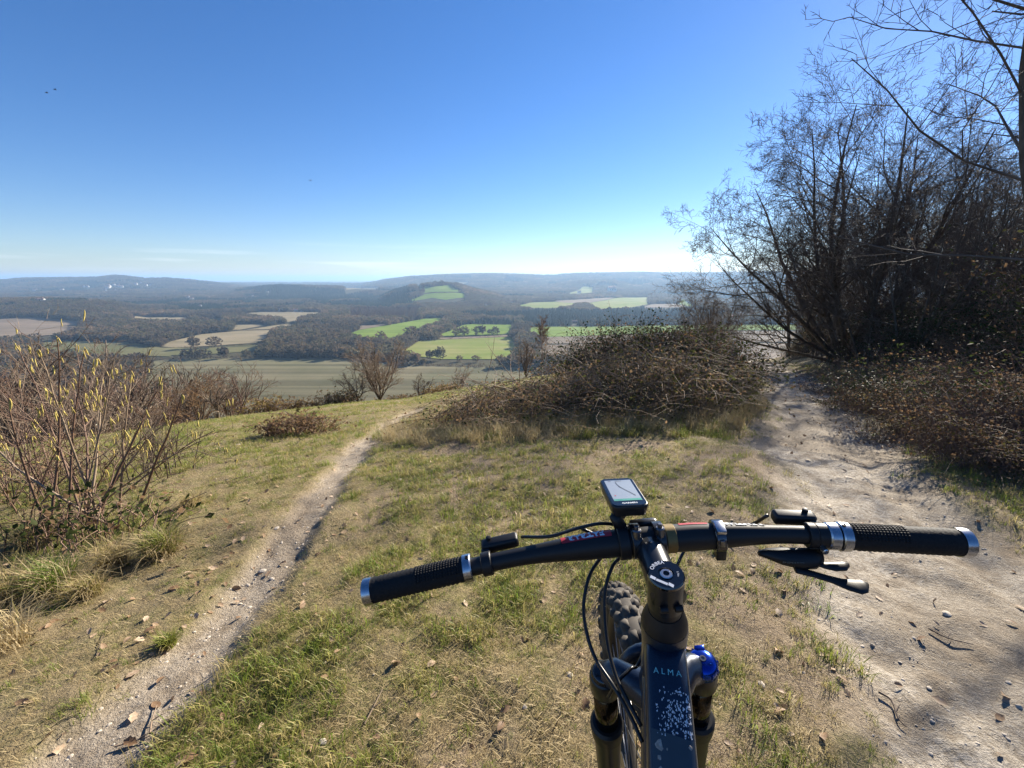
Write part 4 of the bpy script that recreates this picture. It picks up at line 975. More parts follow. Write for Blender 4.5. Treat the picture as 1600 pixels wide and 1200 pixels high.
for k, ((a, r, t), lb) in enumerate(zip(OAKS, OL)):
    small_tree('hillside_tree', 420 + k, a, r, t, 6, [.9, .7, 1.1][k % 3], lb, cm=[TWIG, TWIGR, TWIGP][k % 3] if r < 36 else TWIG, fork=.22 if r > 32 else .06, wander=.17, kids=(7, 6, 5, 3), rad=.03, group='bare trees below the brow on the left')
GORSE = mat_leaf('gorse_green_yellow', [(.1, (.05, .05, .02)), (.5, (.10, .085, .03)), (.9, (.26, .19, .05))], .2, .7, .2)
for k, (a, r, h, lb) in enumerate([(410, 19.6, .8, 'gorse bush on the brow left of the stubble field'), (440, 20.5, .9, 'brown bush on the brow beside the gorse'), (475, 20.8, .8, 'low scrub on the brow under the stubble field'), (505, 20.5, 1.0, 'gorse with yellowish tips on the brow'), (535, 20.2, .9, 'dark scrub at the foot of the leaning bare tree'), (625, 20.8, .6, 'low scrub right of the fan shaped tree'), (685, 20.5, .7, 'reddish low scrub on the brow left of the brambles')]):
    x, y = at_r(a, r); thicket('brow_bush', 450 + k, (x, y), .9, .9, h, 110, 700 if k % 2 == 0 else 250, 500, lb, leaf=.09, green_m=GORSE, thick=.008)

# ------------------------------------------------------------------ hedges, trees, farms and birds of the valley
HEDM = mat_inst('hedge_twigs', [(0, (.075, .058, .040)), (.5, (.12, .092, .058)), (1, (.16, .125, .070))])
def hedge(pxs, h, label, seed, w=2.2, step=2.5, tall=0.0):
    r = np.random.default_rng(seed); W_ = np.array([pix_hit(a, b) for a, b in pxs]); V, T, off = [], [], 0; base = W_[0].copy()
    for p, q in zip(W_[:-1], W_[1:]):
        n = max(2, int(np.hypot(*(q - p)[:2]) / step))
        for t in np.linspace(0, 1, n, endpoint=False):
            c = p + (q - p) * (t + r.uniform(-.4, .4) / n); c = np.array([c[0] + r.normal() * .6, c[1] + r.normal() * .6, 0]); c[2] = float(H0(c[:1], c[1:2])[0])
            hh = h * r.uniform(.6, 1.3) * (1 + tall * (r.uniform() < .18)); m = 46
            d = rand_unit(m, r); C = c + np.c_[d[:, 0] * w * .7, d[:, 1] * w * .7, hh * (.5 + .5 * d[:, 2])]; o_ = norm(d + rand_unit(m, r) * .6); s2 = np.cross(o_, rand_unit(m, r)); s = (r.uniform(.3, .6, m) * min(hh, 2.5) * .55)[:, None]
            V.append((np.stack([C - o_ * s, C + o_ * s + s2 * s * .7, C + o_ * s - s2 * s * .7], 1).reshape(-1, 3) - base)); T.append(off + np.arange(m * 3).reshape(-1, 3)); off += m * 3
    o = empty('hedgerow', base); tag(add('foliage', mesh_np('hedgerow', np.concatenate(V), tris=np.concatenate(T)), HEDM, o), kind='stuff')
    return tag(o, label, 'hedge')
hedge([(240, 563), (300, 561), (420, 560), (540, 561)], 2.6, 'brown hedge along the top of the stubble field', 501, tall=1.2)
hedge([(540, 561), (600, 565), (640, 571), (760, 575), (830, 575)], 3.0, 'dark hedge between the stubble field and the worn green field', 502, tall=1.0)
hedge([(655, 531), (700, 530), (801, 525)], 1.3, 'thin dark hedge between the two middle green fields', 503)
hedge([(626, 550), (642, 541), (656, 531), (676, 525), (700, 516), (727, 506)], 5.5, 'tall belt of trees climbing between the green fields', 504, w=4, tall=.6)
hedge([(802, 509), (800, 524), (812, 541), (806, 560)], 5.5, 'dark tree belt right of the worn green field', 505, w=5)
hedge([(251, 544), (315, 543), (407, 538)], 1.4, 'dark low hedge under the pale straw field', 506)
hedge([(375, 517), (426, 515.5), (482, 507)], 1.5, 'thin hedge across the pale straw fields', 507)
hedge([(662, 459.3), (729, 459.6)], 3.5, 'hedge line across the green knoll', 508, step=9, w=5)
hedge([(572, 531), (609, 533), (628, 527), (650, 519), (667, 510)], 5.0, 'rounded copse below the climbing green field', 509, w=5, tall=.5)
hedge([(846, 539), (904, 538), (1000, 537)], 1.6, 'thin hedge between the ploughed fields', 510)
FT = [('lone bare oak in front of the pale straw field', [(303, 545, 20)]), ('slim bare tree right of the oak by the straw field', [(336, 543, 18)]), ('bare tree of the row along the bright green field', [(715, 525, 15), (726, 525, 16), (747, 523.5, 15), (754, 523.5, 16), (765, 523, 9), (774, 523, 13)]),
      ('bare tree standing in the hedge of the worn green field', [(672, 563, 17), (688, 563, 22), (640, 563, 16), (718, 565, 11), (744, 566, 12), (652, 568, 13)]), ('bare tree in the hedge above the stubble field', [(305, 561, 19), (320, 561, 17), (350, 561, 20), (385, 560, 15), (410, 560, 19), (440, 560, 16), (470, 561, 18), (500, 561, 17), (520, 562, 21), (290, 561, 15)]),
      ('dark tree on top of the green knoll', [(680, 446, 7), (691, 446, 8), (672, 448.5, 5)]), ('big rounded tree at the corner of the copse below the climbing field', [(645, 531, 22)]), ('round topped tree in the copse behind the fan shaped tree', [(596, 536, 18)])]
FO = None
for g, (lab, lst) in enumerate(FT):
    for k, (a, b, hp) in enumerate(lst):
        p = pix_hit(a, b); hm = hp / 700 * p[1]
        o = add('field_tree', FARM[(g * 3 + k) % 5], None, None, (p[0], p[1], p[2] - .3)); o.scale = (hm * 1.15, hm * 1.15, hm); o.rotation_euler = (0, 0, k * 1.7); tag(o, lab, 'tree', 'field trees: ' + lab if len(lst) > 1 else None)
WHITE = plain('house_render_white', (.50, .49, .46), .9); BRICK = plain('house_brick', (.30, .17, .12), .9); ROOF = plain('house_roof', (.16, .09, .07), .9); DARKW = plain('house_window', (.04, .05, .06), .2)
def house(a, b, w, lab, wall, group=None, rz=0.0):
    p = pix_hit(a, b); d, h, rh_ = w * .6, w * .42, w * .25; o = empty('house', (p[0], p[1], p[2] - .2), rz)
    q = [(-w / 2, -d / 2), (w / 2, -d / 2), (w / 2, d / 2), (-w / 2, d / 2)]
    V = [(*c, 0) for c in q] + [(*c, h) for c in q] + [(-w / 2, 0, h + rh_), (w / 2, 0, h + rh_)]
    add('wall', mesh_np('wall', V, quads=[(0, 1, 5, 4), (1, 2, 6, 5), (2, 3, 7, 6), (3, 0, 4, 7)], tris=[(4, 7, 8), (5, 9, 6)][:0] + [(7, 4, 8), (5, 6, 9)]), wall, o)
    e = .4; R2 = [(-w / 2 - e, -d / 2 - e, h - .3), (w / 2 + e, -d / 2 - e, h - .3), (w / 2 + e, 0, h + rh_ + .15), (-w / 2 - e, 0, h + rh_ + .15), (w / 2 + e, d / 2 + e, h - .3), (-w / 2 - e, d / 2 + e, h - .3)]
    rf = add('roof', mesh_np('roof', R2, quads=[(0, 1, 2, 3), (3, 2, 4, 5)]), ROOF, o)
    c = w * .06; ch = [(x_ * c + w * .3, y_ * c, z_) for z_ in (h + rh_ * .5, h + rh_ + w * .14) for x_, y_ in ((-1, -1), (1, -1), (1, 1), (-1, 1))]
    add('chimney', mesh_np('chimney', ch, quads=[(0, 1, 5, 4), (1, 2, 6, 5), (2, 3, 7, 6), (3, 0, 4, 7), (4, 5, 6, 7)]), BRICK, rf)
    for i in (-1, 0, 1):
        x0 = i * w * .3; y0 = -d / 2 - .04; ws = w * .06
        add('window', mesh_np('window', [(x0 - ws, y0, h * .5), (x0 + ws, y0, h * .5), (x0 + ws, y0, h * .82), (x0 - ws, y0, h * .82)], quads=[(0, 1, 2, 3)]), DARKW, o)
    return tag(o, lab, 'house', group)
rv = np.random.default_rng(12)
VL = 'white house among the trees of the far village'
for a, b, w in VILLAGE:
    house(a, b, w, VL, WHITE, 'houses of the far village', rv.uniform(-.6, .6))
HL = 'pale house on the far left hillside'
for a, b, w in HILLSIDE:
    house(a, b, w, HL, WHITE, 'houses on the far left hillside', rv.uniform(-.6, .6))
house(484, 541, 11, 'brick house with a pale gable beside the dark copse', BRICK, rz=.5); house(477, 529, 9, 'small white house half hidden in the dark copse', WHITE); house(448, 541, 8, 'low white cottage at the left end of the dark copse', WHITE)
house(956, 456, 60, 'long pale farm building on the far right slope', WHITE, rz=.1); house(905, 458, 26, 'white farmhouse left of the long farm building', WHITE); house(799, 474, 18, 'white house in the trees right of the knoll', WHITE); house(760, 478, 14, 'pale cottage in the trees below the knoll', WHITE); house(898, 505, 12, 'reddish cottage at the edge of the conifer plantation', BRICK)
BIRD = plain('bird_dark', (.03, .03, .032), .8)
for a, b, lab in [(73, 145, 'lower left of two dark birds high in the left sky'), (86, 140, 'upper right of two dark birds high in the left sky'), (485, 282, 'single dark bird in the middle of the sky')]:
    d = ray(a, b); p = d / d[1] * 60 + np.array([0, 0, CAMZ]); o = empty('bird', p, 1.0)
    tb = Tubes(); tb.add([(-.16, 0, 0), (-.08, 0, .01), (.05, 0, .015), (.13, 0, .01), (.17, 0, 0)], [.008, .035, .04, .025, .006]); add('body', tb.mesh('body', 6), BIRD, o)
    for s in (-1, 1): add('wing', mesh_np('wing', [(.07, 0, .02), (-.05, 0, .02), (-.06, s * .16, .07), (.05, s * .18, .075), (-.05, s * .36, .03)], quads=[(0, 1, 2, 3)], tris=[(3, 2, 4)]), BIRD, o)
    tag(o, lab, 'bird')

# ------------------------------------------------------------------ the mountain bike
BT = np.array([.1697, .4162, -.3159 + CAMZ])                      # top of the steerer
BR = np.array([[.99256438, .00662469, -.1215404], [-.03052988, .98014864, -.19589941], [.11782988, .19815339, .97306287]])
_a = R_(-12.5); BF = BR @ np.array([[math.cos(_a), -math.sin(_a), 0], [math.sin(_a), math.cos(_a), 0], [0, 0, 1]])
AX, OFF = .634, .040                                              # axle below the steerer top, fork offset
BW, BS, BZ, SWP, RISE = .7247, .0785, -.0286, .0349, -.0115       # bar width, stem reach, clamp height, sweep, end height
S = lambda P: BT + np.atleast_2d(np.asarray(P, float)) @ BR.T     # steered parts
Fm = lambda P: BT + np.atleast_2d(np.asarray(P, float)) @ BF.T    # frame parts
axle = S((0, OFF, -AX))[0]
BASE = np.array([axle[0], axle[1], axle[2] - .368])
bike = empty('mountain_bike', BASE); tag(bike, 'dark blue mountain bike seen from the saddle with black handlebar', 'bicycle')
BLK = plain('matt_black_alloy', (.012, .012, .013), .48, 0, .4); RUB = mat_noise('grip_rubber', (.008, .008, .009), (.016, .016, .017), 400, .75, bs=.5, bd=.001)
SAT = plain('stem_satin_black', (.016, .018, .022), .30, .3, .6, .2); CHR = plain('polished_alloy', (.50, .51, .54), .27, 1.0)
NAVY = None
def frame_mat():
    m, nt, b = newmat('frame_navy_paint'); n = noise(nt, 900, 2)
    nt.links.new(ramp(nt, n, [(.4, (.004, .010, .026)), (.75, (.010, .030, .060))]), b.inputs['Base Color'])
    b.inputs['Roughness'].default_value = .36; b.inputs['Metallic'].default_value = .2; b.inputs['Coat Weight'].default_value = .35; b.inputs['Coat Roughness'].default_value = .15
    return m
NAVY = frame_mat()
GREYP = plain('frame_grey_film', (.05, .065, .075), .42, .2, .5, .2); WHT = plain('print_white', (.78, .80, .82), .45); RED = plain('print_red', (.45, .02, .03), .45); TEAL = plain('print_teal', (.25, .62, .62), .4)
BLUE = plain('anodised_blue', (.010, .06, .42), .22, .9, .6); GOLD = plain('gold_shim', (.22, .155, .06), .5, .6); STAN = plain('stanchion_dark', (.055, .045, .032), .14, .9)
FRK = mat_noise('fork_dark', (.012, .011, .010), (.030, .026, .021), 25, .34, spec=.45)
def tyre_mat():
    return mat_noise('tyre_dusty_rubber', (.022, .020, .018), (.10, .085, .068), 16, .8, bs=.3, bd=.001)
TYR = tyre_mat(); HOSE = plain('cable_black', (.012, .012, .013), .32, 0, .5); STEEL = plain('spoke_steel', (.25, .25, .26), .3, 1.0); GREYM = plain('dull_alloy', (.22, .22, .23), .35, 1.0)
def bpart(name, Wv, quads=None, tris=None, mat=None, parent=None, sm=True):
    me = mesh_np(name, np.asarray(Wv) - BASE, quads=quads, tris=tris, smooth_=sm); return add(name, me, mat, parent or bike)
def loft(rings, cap=True, closed=True):
    """rings[k][n,3] -> verts, quads, tris"""
    n = len(rings[0]); m = len(rings); V = np.concatenate(rings); Q = []
    for k in range(m - 1):
        for j in range(n if closed else n - 1): Q.append((k * n + j, k * n + (j + 1) % n, (k + 1) * n + (j + 1) % n, (k + 1) * n + j))
    T = []
    if cap:
        c0 = len(V); V = np.vstack([V, rings[0].mean(0), rings[-1].mean(0)])
        for j in range(n): T.append((c0, (j + 1) % n, j)); T.append((c0 + 1, (m - 1) * n + j, (m - 1) * n + (j + 1) % n))
    return V, Q, T
def tube(name, P, rad, mat, parent=None, sides=20, cap=True, xf=None, flat=None):
    """tube through world points with a radius per point (parallel transported frame)"""
    P = np.asarray(P, float) if xf is None else xf(P); n = len(P); rad = np.broadcast_to(np.asarray(rad, float), (n,))
    t = norm(np.gradient(P, axis=0)); a = np.cross(t[0], (0, 0, 1.)); a = a if np.linalg.norm(a) > .2 else np.cross(t[0], (1., 0, 0)); a = a / np.linalg.norm(a); rings = []
    th = np.arange(sides) * 2 * math.pi / sides
    for k in range(n):
        a = norm(a - t[k] * np.dot(a, t[k])); b = np.cross(t[k], a)
        rings.append(P[k] + rad[k] * (np.cos(th)[:, None] * a + np.sin(th)[:, None] * b))
    V, Q, T = loft(rings, cap); return bpart(name, V, Q, T, mat, parent)
def lathe(name, p0, axis, prof, mat, parent=None, sides=28):
    """profile [(along, radius)] turned about an axis through p0 (world)"""
    axis = norm(np.asarray(axis, float)); a = norm(np.cross(axis, (.3, .2, .9))); b = np.cross(axis, a); th = np.arange(sides) * 2 * math.pi / sides
    rings = [p0 + axis * z + max(r, 1e-5) * (np.cos(th)[:, None] * a + np.sin(th)[:, None] * b) for z, r in prof]
    V, Q, T = loft(rings, True); o = bpart(name, V, Q, T, mat, parent)
    md = o.modifiers.new('edges', 'EDGE_SPLIT'); md.split_angle = R_(35); return o
def rbox(name, xf, c, size, mat, parent=None, bev=.003, seg=2, shear=None):
    """bevelled box in a local frame"""
    import bmesh
    bm = bmesh.new(); bmesh.ops.create_cube(bm, size=1)
    for v in bm.verts: v.co = Vector((v.co.x * size[0], v.co.y * size[1], v.co.z * size[2]))
    bmesh.ops.bevel(bm, geom=bm.edges[:], offset=bev, segments=seg, affect='EDGES', profile=.5)
    P = np.array([v.co[:] for v in bm.verts]); P = shear(P) if shear else P
    W_ = xf(P + np.asarray(c)) - BASE
    for v, w in zip(bm.verts, W_): v.co = Vector(w)
    bmesh.ops.recalc_face_normals(bm, faces=bm.faces[:])
    me = bpy.data.meshes.new(name); bm.to_mesh(me); bm.free()
    for p in me.polygons: p.use_smooth = True
    o = add(name, me, mat, parent or bike); md = o.modifiers.new('edges', 'EDGE_SPLIT'); md.split_angle = R_(40); return o
def text(name, body, place, size, mat, parent, bold=0.0):
    """lettering as thin mesh; place(u, v) gives world points"""
    cu = bpy.data.curves.new('lettering', 'FONT'); cu.body = body; cu.size = size; cu.align_x = 'CENTER'; cu.align_y = 'CENTER'; cu.offset = bold; cu.resolution_u = 3
    ob = bpy.data.objects.new('lettering', cu); COL.objects.link(ob); dg = bpy.context.evaluated_depsgraph_get(); dg.update()
    me = bpy.data.meshes.new_from_object(ob.evaluated_get(dg)); bpy.data.objects.remove(ob); bpy.data.curves.remove(cu)
    n = len(me.vertices); P = np.empty(n * 3, np.float32); me.vertices.foreach_get('co', P); P = P.reshape(-1, 3)
    Wp = np.array([place(u, v) for u, v in P[:, :2]]) - BASE; me.vertices.foreach_set('co', Wp.astype(np.float32).ravel()); me.name = name; me.materials.clear()
    return add(name, me, mat, parent)
ra, fa, aa = BR[:, 0], BR[:, 1], BR[:, 2]

# handlebar: fat in the clamp, tapering and sweeping back to the ends
def bar_pt(x):
    q = abs(x) / (BW / 2); e = max(0, (q - .16) / .84); k = float(smooth(.12, .55, q))
    return np.array([x, BS - SWP * e ** 1.15, BZ + RISE * q + .012 * k * (1 - q)])
def bar_r(x):
    q = abs(x); return .0172 - .0061 * float(smooth(.05, .17, q))
xs = np.linspace(-BW / 2 + .004, BW / 2 - .004, 61)
bar = tube('handlebar', [bar_pt(x) for x in xs], [bar_r(x) for x in xs], BLK, xf=S, sides=28)
def bar_dir(x): return norm(S(bar_pt(x + .004))[0] - S(bar_pt(x - .004))[0])
def on_bar(x, lift=.0006):
    """maps (along, around) onto the bar's surface round x; around 0 faces up and back"""
    def f(u, v):
        c = S(bar_pt(x + u))[0]; d = bar_dir(x + u); r = bar_r(x + u); a = v / r
        up = norm(aa - d * np.dot(aa, d)); bk = np.cross(d, up); return c + (r + lift) * (up * math.cos(a) + bk * math.sin(a))
    return f
def decal(name, x0, x1, v0, v1, mat, lift=.0004, nu=10, nv=5):
    f = on_bar(0, lift); V = [f(u, v) for v in np.linspace(v0, v1, nv) for u in np.linspace(x0, x1, nu)]
    Q = [(j * nu + i, j * nu + i + 1, (j + 1) * nu + i + 1, (j + 1) * nu + i) for j in range(nv - 1) for i in range(nu - 1)]
    return bpart(name, V, Q, None, mat, bar)
# bar lettering reads from the front, so it is upside down here
decal('decal_red', -.110, -.044, -.0115, .0035, RED); f0 = on_bar(-.077, .0008)
text('lettering', 'FATBAR', lambda u, v: f0(-u, -.004 + v), .0135, WHT, bar, .0007)
decal('decal_red', .042, .078, -.0140, -.0050, RED); f1 = on_bar(.118, .0008)
text('lettering', 'RENTHAL', lambda u, v: f1(-u, -.0085 + v), .0125, WHT, bar, .0005)
# grips
def grip(side):
    e = BW / 2; n = 46; x = np.linspace(e - .002, e - .128, n) * side; g = None
    rr = np.array([.0155 + .0006 * math.cos(k * math.pi) * (1 if 4 < k < n - 4 else 0) for k in range(n)])
    g = tube('grip', [bar_pt(v) for v in x], rr, RUB, xf=S, sides=32)
    # raised waffle pads over the inner top half
    V, Q = [], []
    for i in range(16):
        for j in range(9):
            xx = side * (e - .066 - i * .0036); c = S(bar_pt(xx))[0]; d = bar_dir(xx); up = norm(aa - d * np.dot(aa, d)); bk = np.cross(d, up); b = len(V); a0 = (j - 3.2) * .2
            for h in (.0152, .0164):
                for du, da in ((-1, -1), (1, -1), (1, 1), (-1, 1)): a = a0 + da * .068; V.append(c + d * du * .00115 + h * (up * math.cos(a) + bk * math.sin(a)))
            Q += [(b + 4, b + 5, b + 6, b + 7), (b, b + 1, b + 5, b + 4), (b + 1, b + 2, b + 6, b + 5), (b + 2, b + 3, b + 7, b + 6), (b + 3, b, b + 4, b + 7)]
    tag(bpart('waffle_pads', V, Q, None, RUB, g, False), kind='stuff')
    d = bar_dir(side * e) * side; p = S(bar_pt(side * (e - .004)))[0]
    lathe('end_cap', p, d, [(-.004, .0166), (.004, .0171), (.0065, .0168), (.008, .0150), (.0082, .0)], CHR, g)
    p = S(bar_pt(side * (e - .130)))[0]; d = bar_dir(side * (e - .130)) * -side
    lathe('lock_ring', p, d, [(-.005, .0168), (-.0045, .0176), (.0045, .0176), (.006, .0165), (.006, .0112)], CHR, g)
    c = p + d * .001 + aa * .0176; lathe('clamp_bolt', c, aa, [(-.001, .0022), (.0015, .0022), (.0015, .0012), (.0004, .001)], BLK, g, 10)
    if side > 0: lathe('inner_collar', p + d * .007, d, [(0, .0150), (.001, .0166), (.011, .0164), (.014, .0135)], CHR, g)
    return g
gL = grip(-1); gR = grip(1)

# stem, clamp, top cap and headset
stem = tube('stem', [(0, -.012, -.024), (0, .010, -.024), (0, .03, -.0255), (0, .052, BZ + .001), (0, .064, BZ)], [.0192, .0192, .0186, .0184, .0185], SAT, xf=S, sides=24)
lathe('steerer_clamp', S((0, 0, -.047))[0], aa, [(0, .0190), (.001, .0198), (.040, .0198), (.0425, .0192), (.0425, 0)], SAT, stem)
for s in (-1, 1):
    lathe('bar_clamp', S((s * .0085, BS, BZ))[0], ra * s, [(0, .0215), (.0005, .0222), (.0115, .0222), (.0125, .0212), (.0125, .017)], SAT, stem)
    p = S((s * .0145, BS - .008, BZ + .0225))[0]; lathe('clamp_bolt', p, norm(aa * .9 + fa * .2), [(-.008, .0058), (.003, .0058), (.0042, .0046), (.0042, .0030), (.0085, .0030), (.0092, .0022), (.0092, 0)], GREYM, stem, 14)
    p = S((s * .0145, BS + .018, BZ - .002))[0]; lathe('clamp_bolt', p, fa, [(0, .0052), (.006, .0052), (.007, .004), (.007, 0)], BLK, stem, 12)
    p = S((s * .008, -.021, -.030))[0]; lathe('steerer_bolt', p, ra * s, [(-.004, .0038), (.004, .0038), (.004, .0022), (.002, .002)], BLK, stem, 12)
rbox('face_plate', S, (0, BS + .017, BZ), (.036, .012, .034), SAT, stem, .004)
cap = lathe('top_cap', S((0, 0, -.0046))[0], aa, [(0, .0196), (.003, .0196), (.0046, .0184), (.0046, .0086), (.0030, .0080), (.0030, 0)], plain('cap_gloss_black', (.006, .006, .007), .14, 0, .6, .6), stem, 40)
lathe('cap_bolt', S((0, 0, -.0018))[0], aa, [(0, .0068), (.0020, .0066), (.0028, .0058), (.0028, .0034), (.0012, .0032), (.0012, .0031)], CHR, stem, 24)
lathe('bolt_socket', S((0, 0, -.0018))[0], aa, [(0, .0034), (.0016, .0034), (.0016, 0)], BLK, stem, 12)
def on_cap(u, v): return S((u, v, .0004))[0]
def arc(r, a0, sgn=1):
    def f(u, v):
        a = a0 - sgn * u / r; q = r + sgn * v; return on_cap(math.cos(a) * q, math.sin(a) * q)
    return f
text('lettering', 'ORBEA', arc(.0155, 2.05), .0062, WHT, cap, .0001); text('lettering', '5 Nm', arc(.0125, -.15), .0030, WHT, cap)
def cap_band(x0, x1, y0, y1):
    P = [(x0, y0), (x1, y0 - .0012), (x1, y1 - .0012), (x0, y1)]; c, s_ = math.cos(-.52), math.sin(-.52)
    P = [(x * c - y * s_, x * s_ + y * c) for x, y in P]; return bpart('cap_mark', [on_cap(x, y) for x, y in P], [(0, 1, 2, 3)], None, WHT, cap)
cap_band(-.0145, -.0085, -.0122, -.0085); cap_band(-.0078, .0045, -.0135, -.0105); cap_band(.0052, .0108, -.0140, -.0102)
lathe('spacer', S((0, 0, -.0565))[0], aa, [(0, .0178), (.0005, .0184), (.0085, .0184), (.009, .0178), (.009, .015)], BLK)
hs_ = lathe('headset_cover', S((0, 0, -.080))[0], aa, [(0, .0262), (.004, .0262), (.012, .0240), (.020, .0205), (.0232, .0190), (.0232, .014)], BLK)
def on_hs(u, v):
    a = -math.pi / 2 + u / .025; z = -.071 + v; r = .0256 - (.0262 - .0205) * (z + .080 - .004) / .016 * .85 + .0005; return S((math.cos(a) * r, math.sin(a) * r, z))[0]
text('lettering', 'acros', on_hs, .0085, plain('print_grey', (.62, .63, .65), .5), hs_, .0001)
HT0, HT1 = -.0805, -.205
frame = lathe('head_tube', S((0, 0, HT1))[0], aa, [(0, .0285), (.01, .0290), (.03, .0262), (.09, .0255), (.118, .0270), (.1245, .0265), (.1245, .015)], NAVY, None, 32)

# frame tubes: rounded box sections swept in the frame plane
def box_tube(name, path, wid, hei, mat, parent=None, n=28, ex=.42):
    """path of (forward, up) in the frame plane"""
    P = np.array(path, float); t = norm(np.gradient(P, axis=0)); rings = []; th = np.arange(n) * 2 * math.pi / n
    cx = np.sign(np.cos(th)) * np.abs(np.cos(th)) ** ex; cy = np.sign(np.sin(th)) * np.abs(np.sin(th)) ** ex
    for k in range(len(P)):
        nr = np.array([-t[k][1], t[k][0]]); f = P[k][0] + cy * hei[k] / 2 * nr[0]; a = P[k][1] + cy * hei[k] / 2 * nr[1]; rings.append(Fm(np.c_[cx * wid[k] / 2, f, a]))
    V, Q, T = loft(rings); o = bpart(name, V, Q, T, mat, parent); return o
TT = np.array([(-.004, -.118), (-.03, -.121), (-.06, -.129), (-.10, -.144), (-.15, -.163), (-.25, -.200), (-.36, -.237), (-.465, -.262)]); TTW = [.046, .047, .048, .049, .050, .047, .042, .036]; TTH = [.052, .050, .047, .044, .042, .038, .034, .032]
tt = box_tube('top_tube', TT, TTW, TTH, NAVY)
def on_tt(s_, u, lift=.0006):
    """s_ metres back along the top tube, u across it"""
    seg = np.diff(TT, axis=0); ln = np.hypot(seg[:, 0], seg[:, 1]); c = np.concatenate([[0], np.cumsum(ln)]); i = int(np.clip(np.searchsorted(c, s_) - 1, 0, len(seg) - 1)); q = (s_ - c[i]) / ln[i]
    p = TT[i] + seg[i] * q; d = seg[i] / ln[i]; nr = np.array([d[1], -d[0]]); nr = nr if nr[1] > 0 else -nr
    w = TTW[i] + (TTW[i + 1] - TTW[i]) * q; h = TTH[i] + (TTH[i + 1] - TTH[i]) * q
    cx = min(abs(u) / (w / 2), .995); an = math.acos(cx ** (1 / .42)); hh = h / 2 * math.sin(an) ** .42 + lift
    return Fm((u, p[0] + nr[0] * hh, p[1] + nr[1] * hh))[0]
text('lettering', 'A L M A', lambda u, v: on_tt(.036 - v, u * 1.05), .0082, TEAL, tt)
rt = np.random.default_rng(5); V, T = [], []
for k in range(300):                                               # speckled triangles of the paint job; their white also paints in sun glare
    s0 = .046 + .044 * rt.beta(1.8, 1.3); u0 = rt.uniform(-.014, .0205) ; sz = rt.uniform(.0004, .0012); a = rt.uniform(0, 6.28)
    if rt.uniform() > smooth(-.024, .014, u0 - (s0 - .06) * .12): continue
    b = len(V)
    for q in (0, 2.1 + rt.uniform(-.6, .6), 4.2 + rt.uniform(-.6, .6)): V.append(on_tt(s0 + math.cos(a + q) * sz * 1.5, float(np.clip(u0 + math.sin(a + q) * sz, -.0215, .0225)), .0009))
    T.append((b, b + 1, b + 2))
tag(bpart('speckle_glare_print', V, None, T, WHT, tt, False), kind='stuff')
V = [on_tt(s0 + .010 * (u / .022) * .3, u, .0008) for s0 in np.linspace(.088, .40, 12) for u in np.linspace(-.0195, .0215, 11)]
bpart('frame_film', V, [(j * 11 + i, j * 11 + i + 1, (j + 1) * 11 + i + 1, (j + 1) * 11 + i) for j in range(11) for i in range(10)], None, GREYP, tt)
MUD = mat_noise('dried_mud', (.20, .17, .14), (.42, .38, .33), 300, .95)
for k, (s0, u0, sz) in enumerate([(.098, -.0125, .0042), (.108, -.0128, .0018), (.118, -.0120, .0030), (.120, -.001, .0022), (.1005, -.005, .0010), (.096, .0175, .0018), (.135, -.011, .0026), (.15, .004, .0016)]):
    m = 12; V = [on_tt(s0, u0, .0018)] + [on_tt(s0 + math.sin(q) * sz * 1.3 * rt.uniform(.7, 1.2), u0 + math.cos(q) * sz * rt.uniform(.6, 1.1), .0011) for q in np.arange(m) * 6.283 / m]
    bpart('mud_splash', V, None, [(0, 1 + j, 1 + (j + 1) % m) for j in range(m)], MUD, tt)
box_tube('down_tube', [(-.006, -.175), (-.05, -.212), (-.15, -.305), (-.30, -.445), (-.42, -.55), (-.47, -.592)], [.05, .056, .062, .062, .064, .07], [.06, .066, .068, .066, .064, .06], NAVY)
box_tube('seat_tube', [(-.455, -.235), (-.462, -.35), (-.470, -.48), (-.475, -.60)], [.034, .034, .036, .045], [.036, .036, .038, .045], NAVY, ex=.8)
lathe('bottom_bracket', Fm((-.046, -.475, -.605))[0], BF[:, 0], [(0, .022), (.092, .022)], BLK)
RAX = np.array([-.86, -.60])
for s in (-1, 1):
    tube('chain_stay', [(s * .03, -.48, -.605), (s * .045, -.60, -.61), (s * .066, -.74, -.607), (s * .07, RAX[0], RAX[1])], [.013, .011, .009, .009], NAVY, xf=Fm, sides=14)
    tube('seat_stay', [(s * .014, -.463, -.30), (s * .045, -.56, -.38), (s * .062, -.72, -.50), (s * .07, RAX[0], RAX[1])], [.009, .008, .007, .008], NAVY, xf=Fm, sides=14)
tube('seat_post', [(0, -.457, -.25), (0, -.452, -.10), (0, -.448, .02)], .0152, BLK, xf=Fm)
sv = []
for y, w, z in [(-.36, .018, .038), (-.40, .022, .043), (-.46, .034, .044), (-.52, .060, .047), (-.57, .070, .052), (-.60, .060, .050)]:
    q = np.arange(18) * 6.283 / 18; sv.append(Fm(np.c_[np.cos(q) * w, np.full(18, y), z + np.where(np.sin(q) > 0, .012, .022) * np.sin(q)]))
V, Q, T = loft(sv); bpart('saddle', V, Q, T, RUB)
for s in (-1, 1):
    cr = tube('crank_arm', [(s * .05, -.475, -.605), (s * .07, -.475 + s * .08, -.60), (s * .078, -.475 + s * .17, -.598)], [.016, .013, .013], BLK, xf=Fm, sides=12)
    rbox('pedal', Fm, (s * .13, -.475 + s * .17, -.598), (.10, .09, .016), BLK, cr, .004)
ch = lathe('chainring', Fm((.052, -.475, -.605))[0], BF[:, 0], [(0, .07), (.002, .075), (.004, .07), (.004, .05)], GREYM)

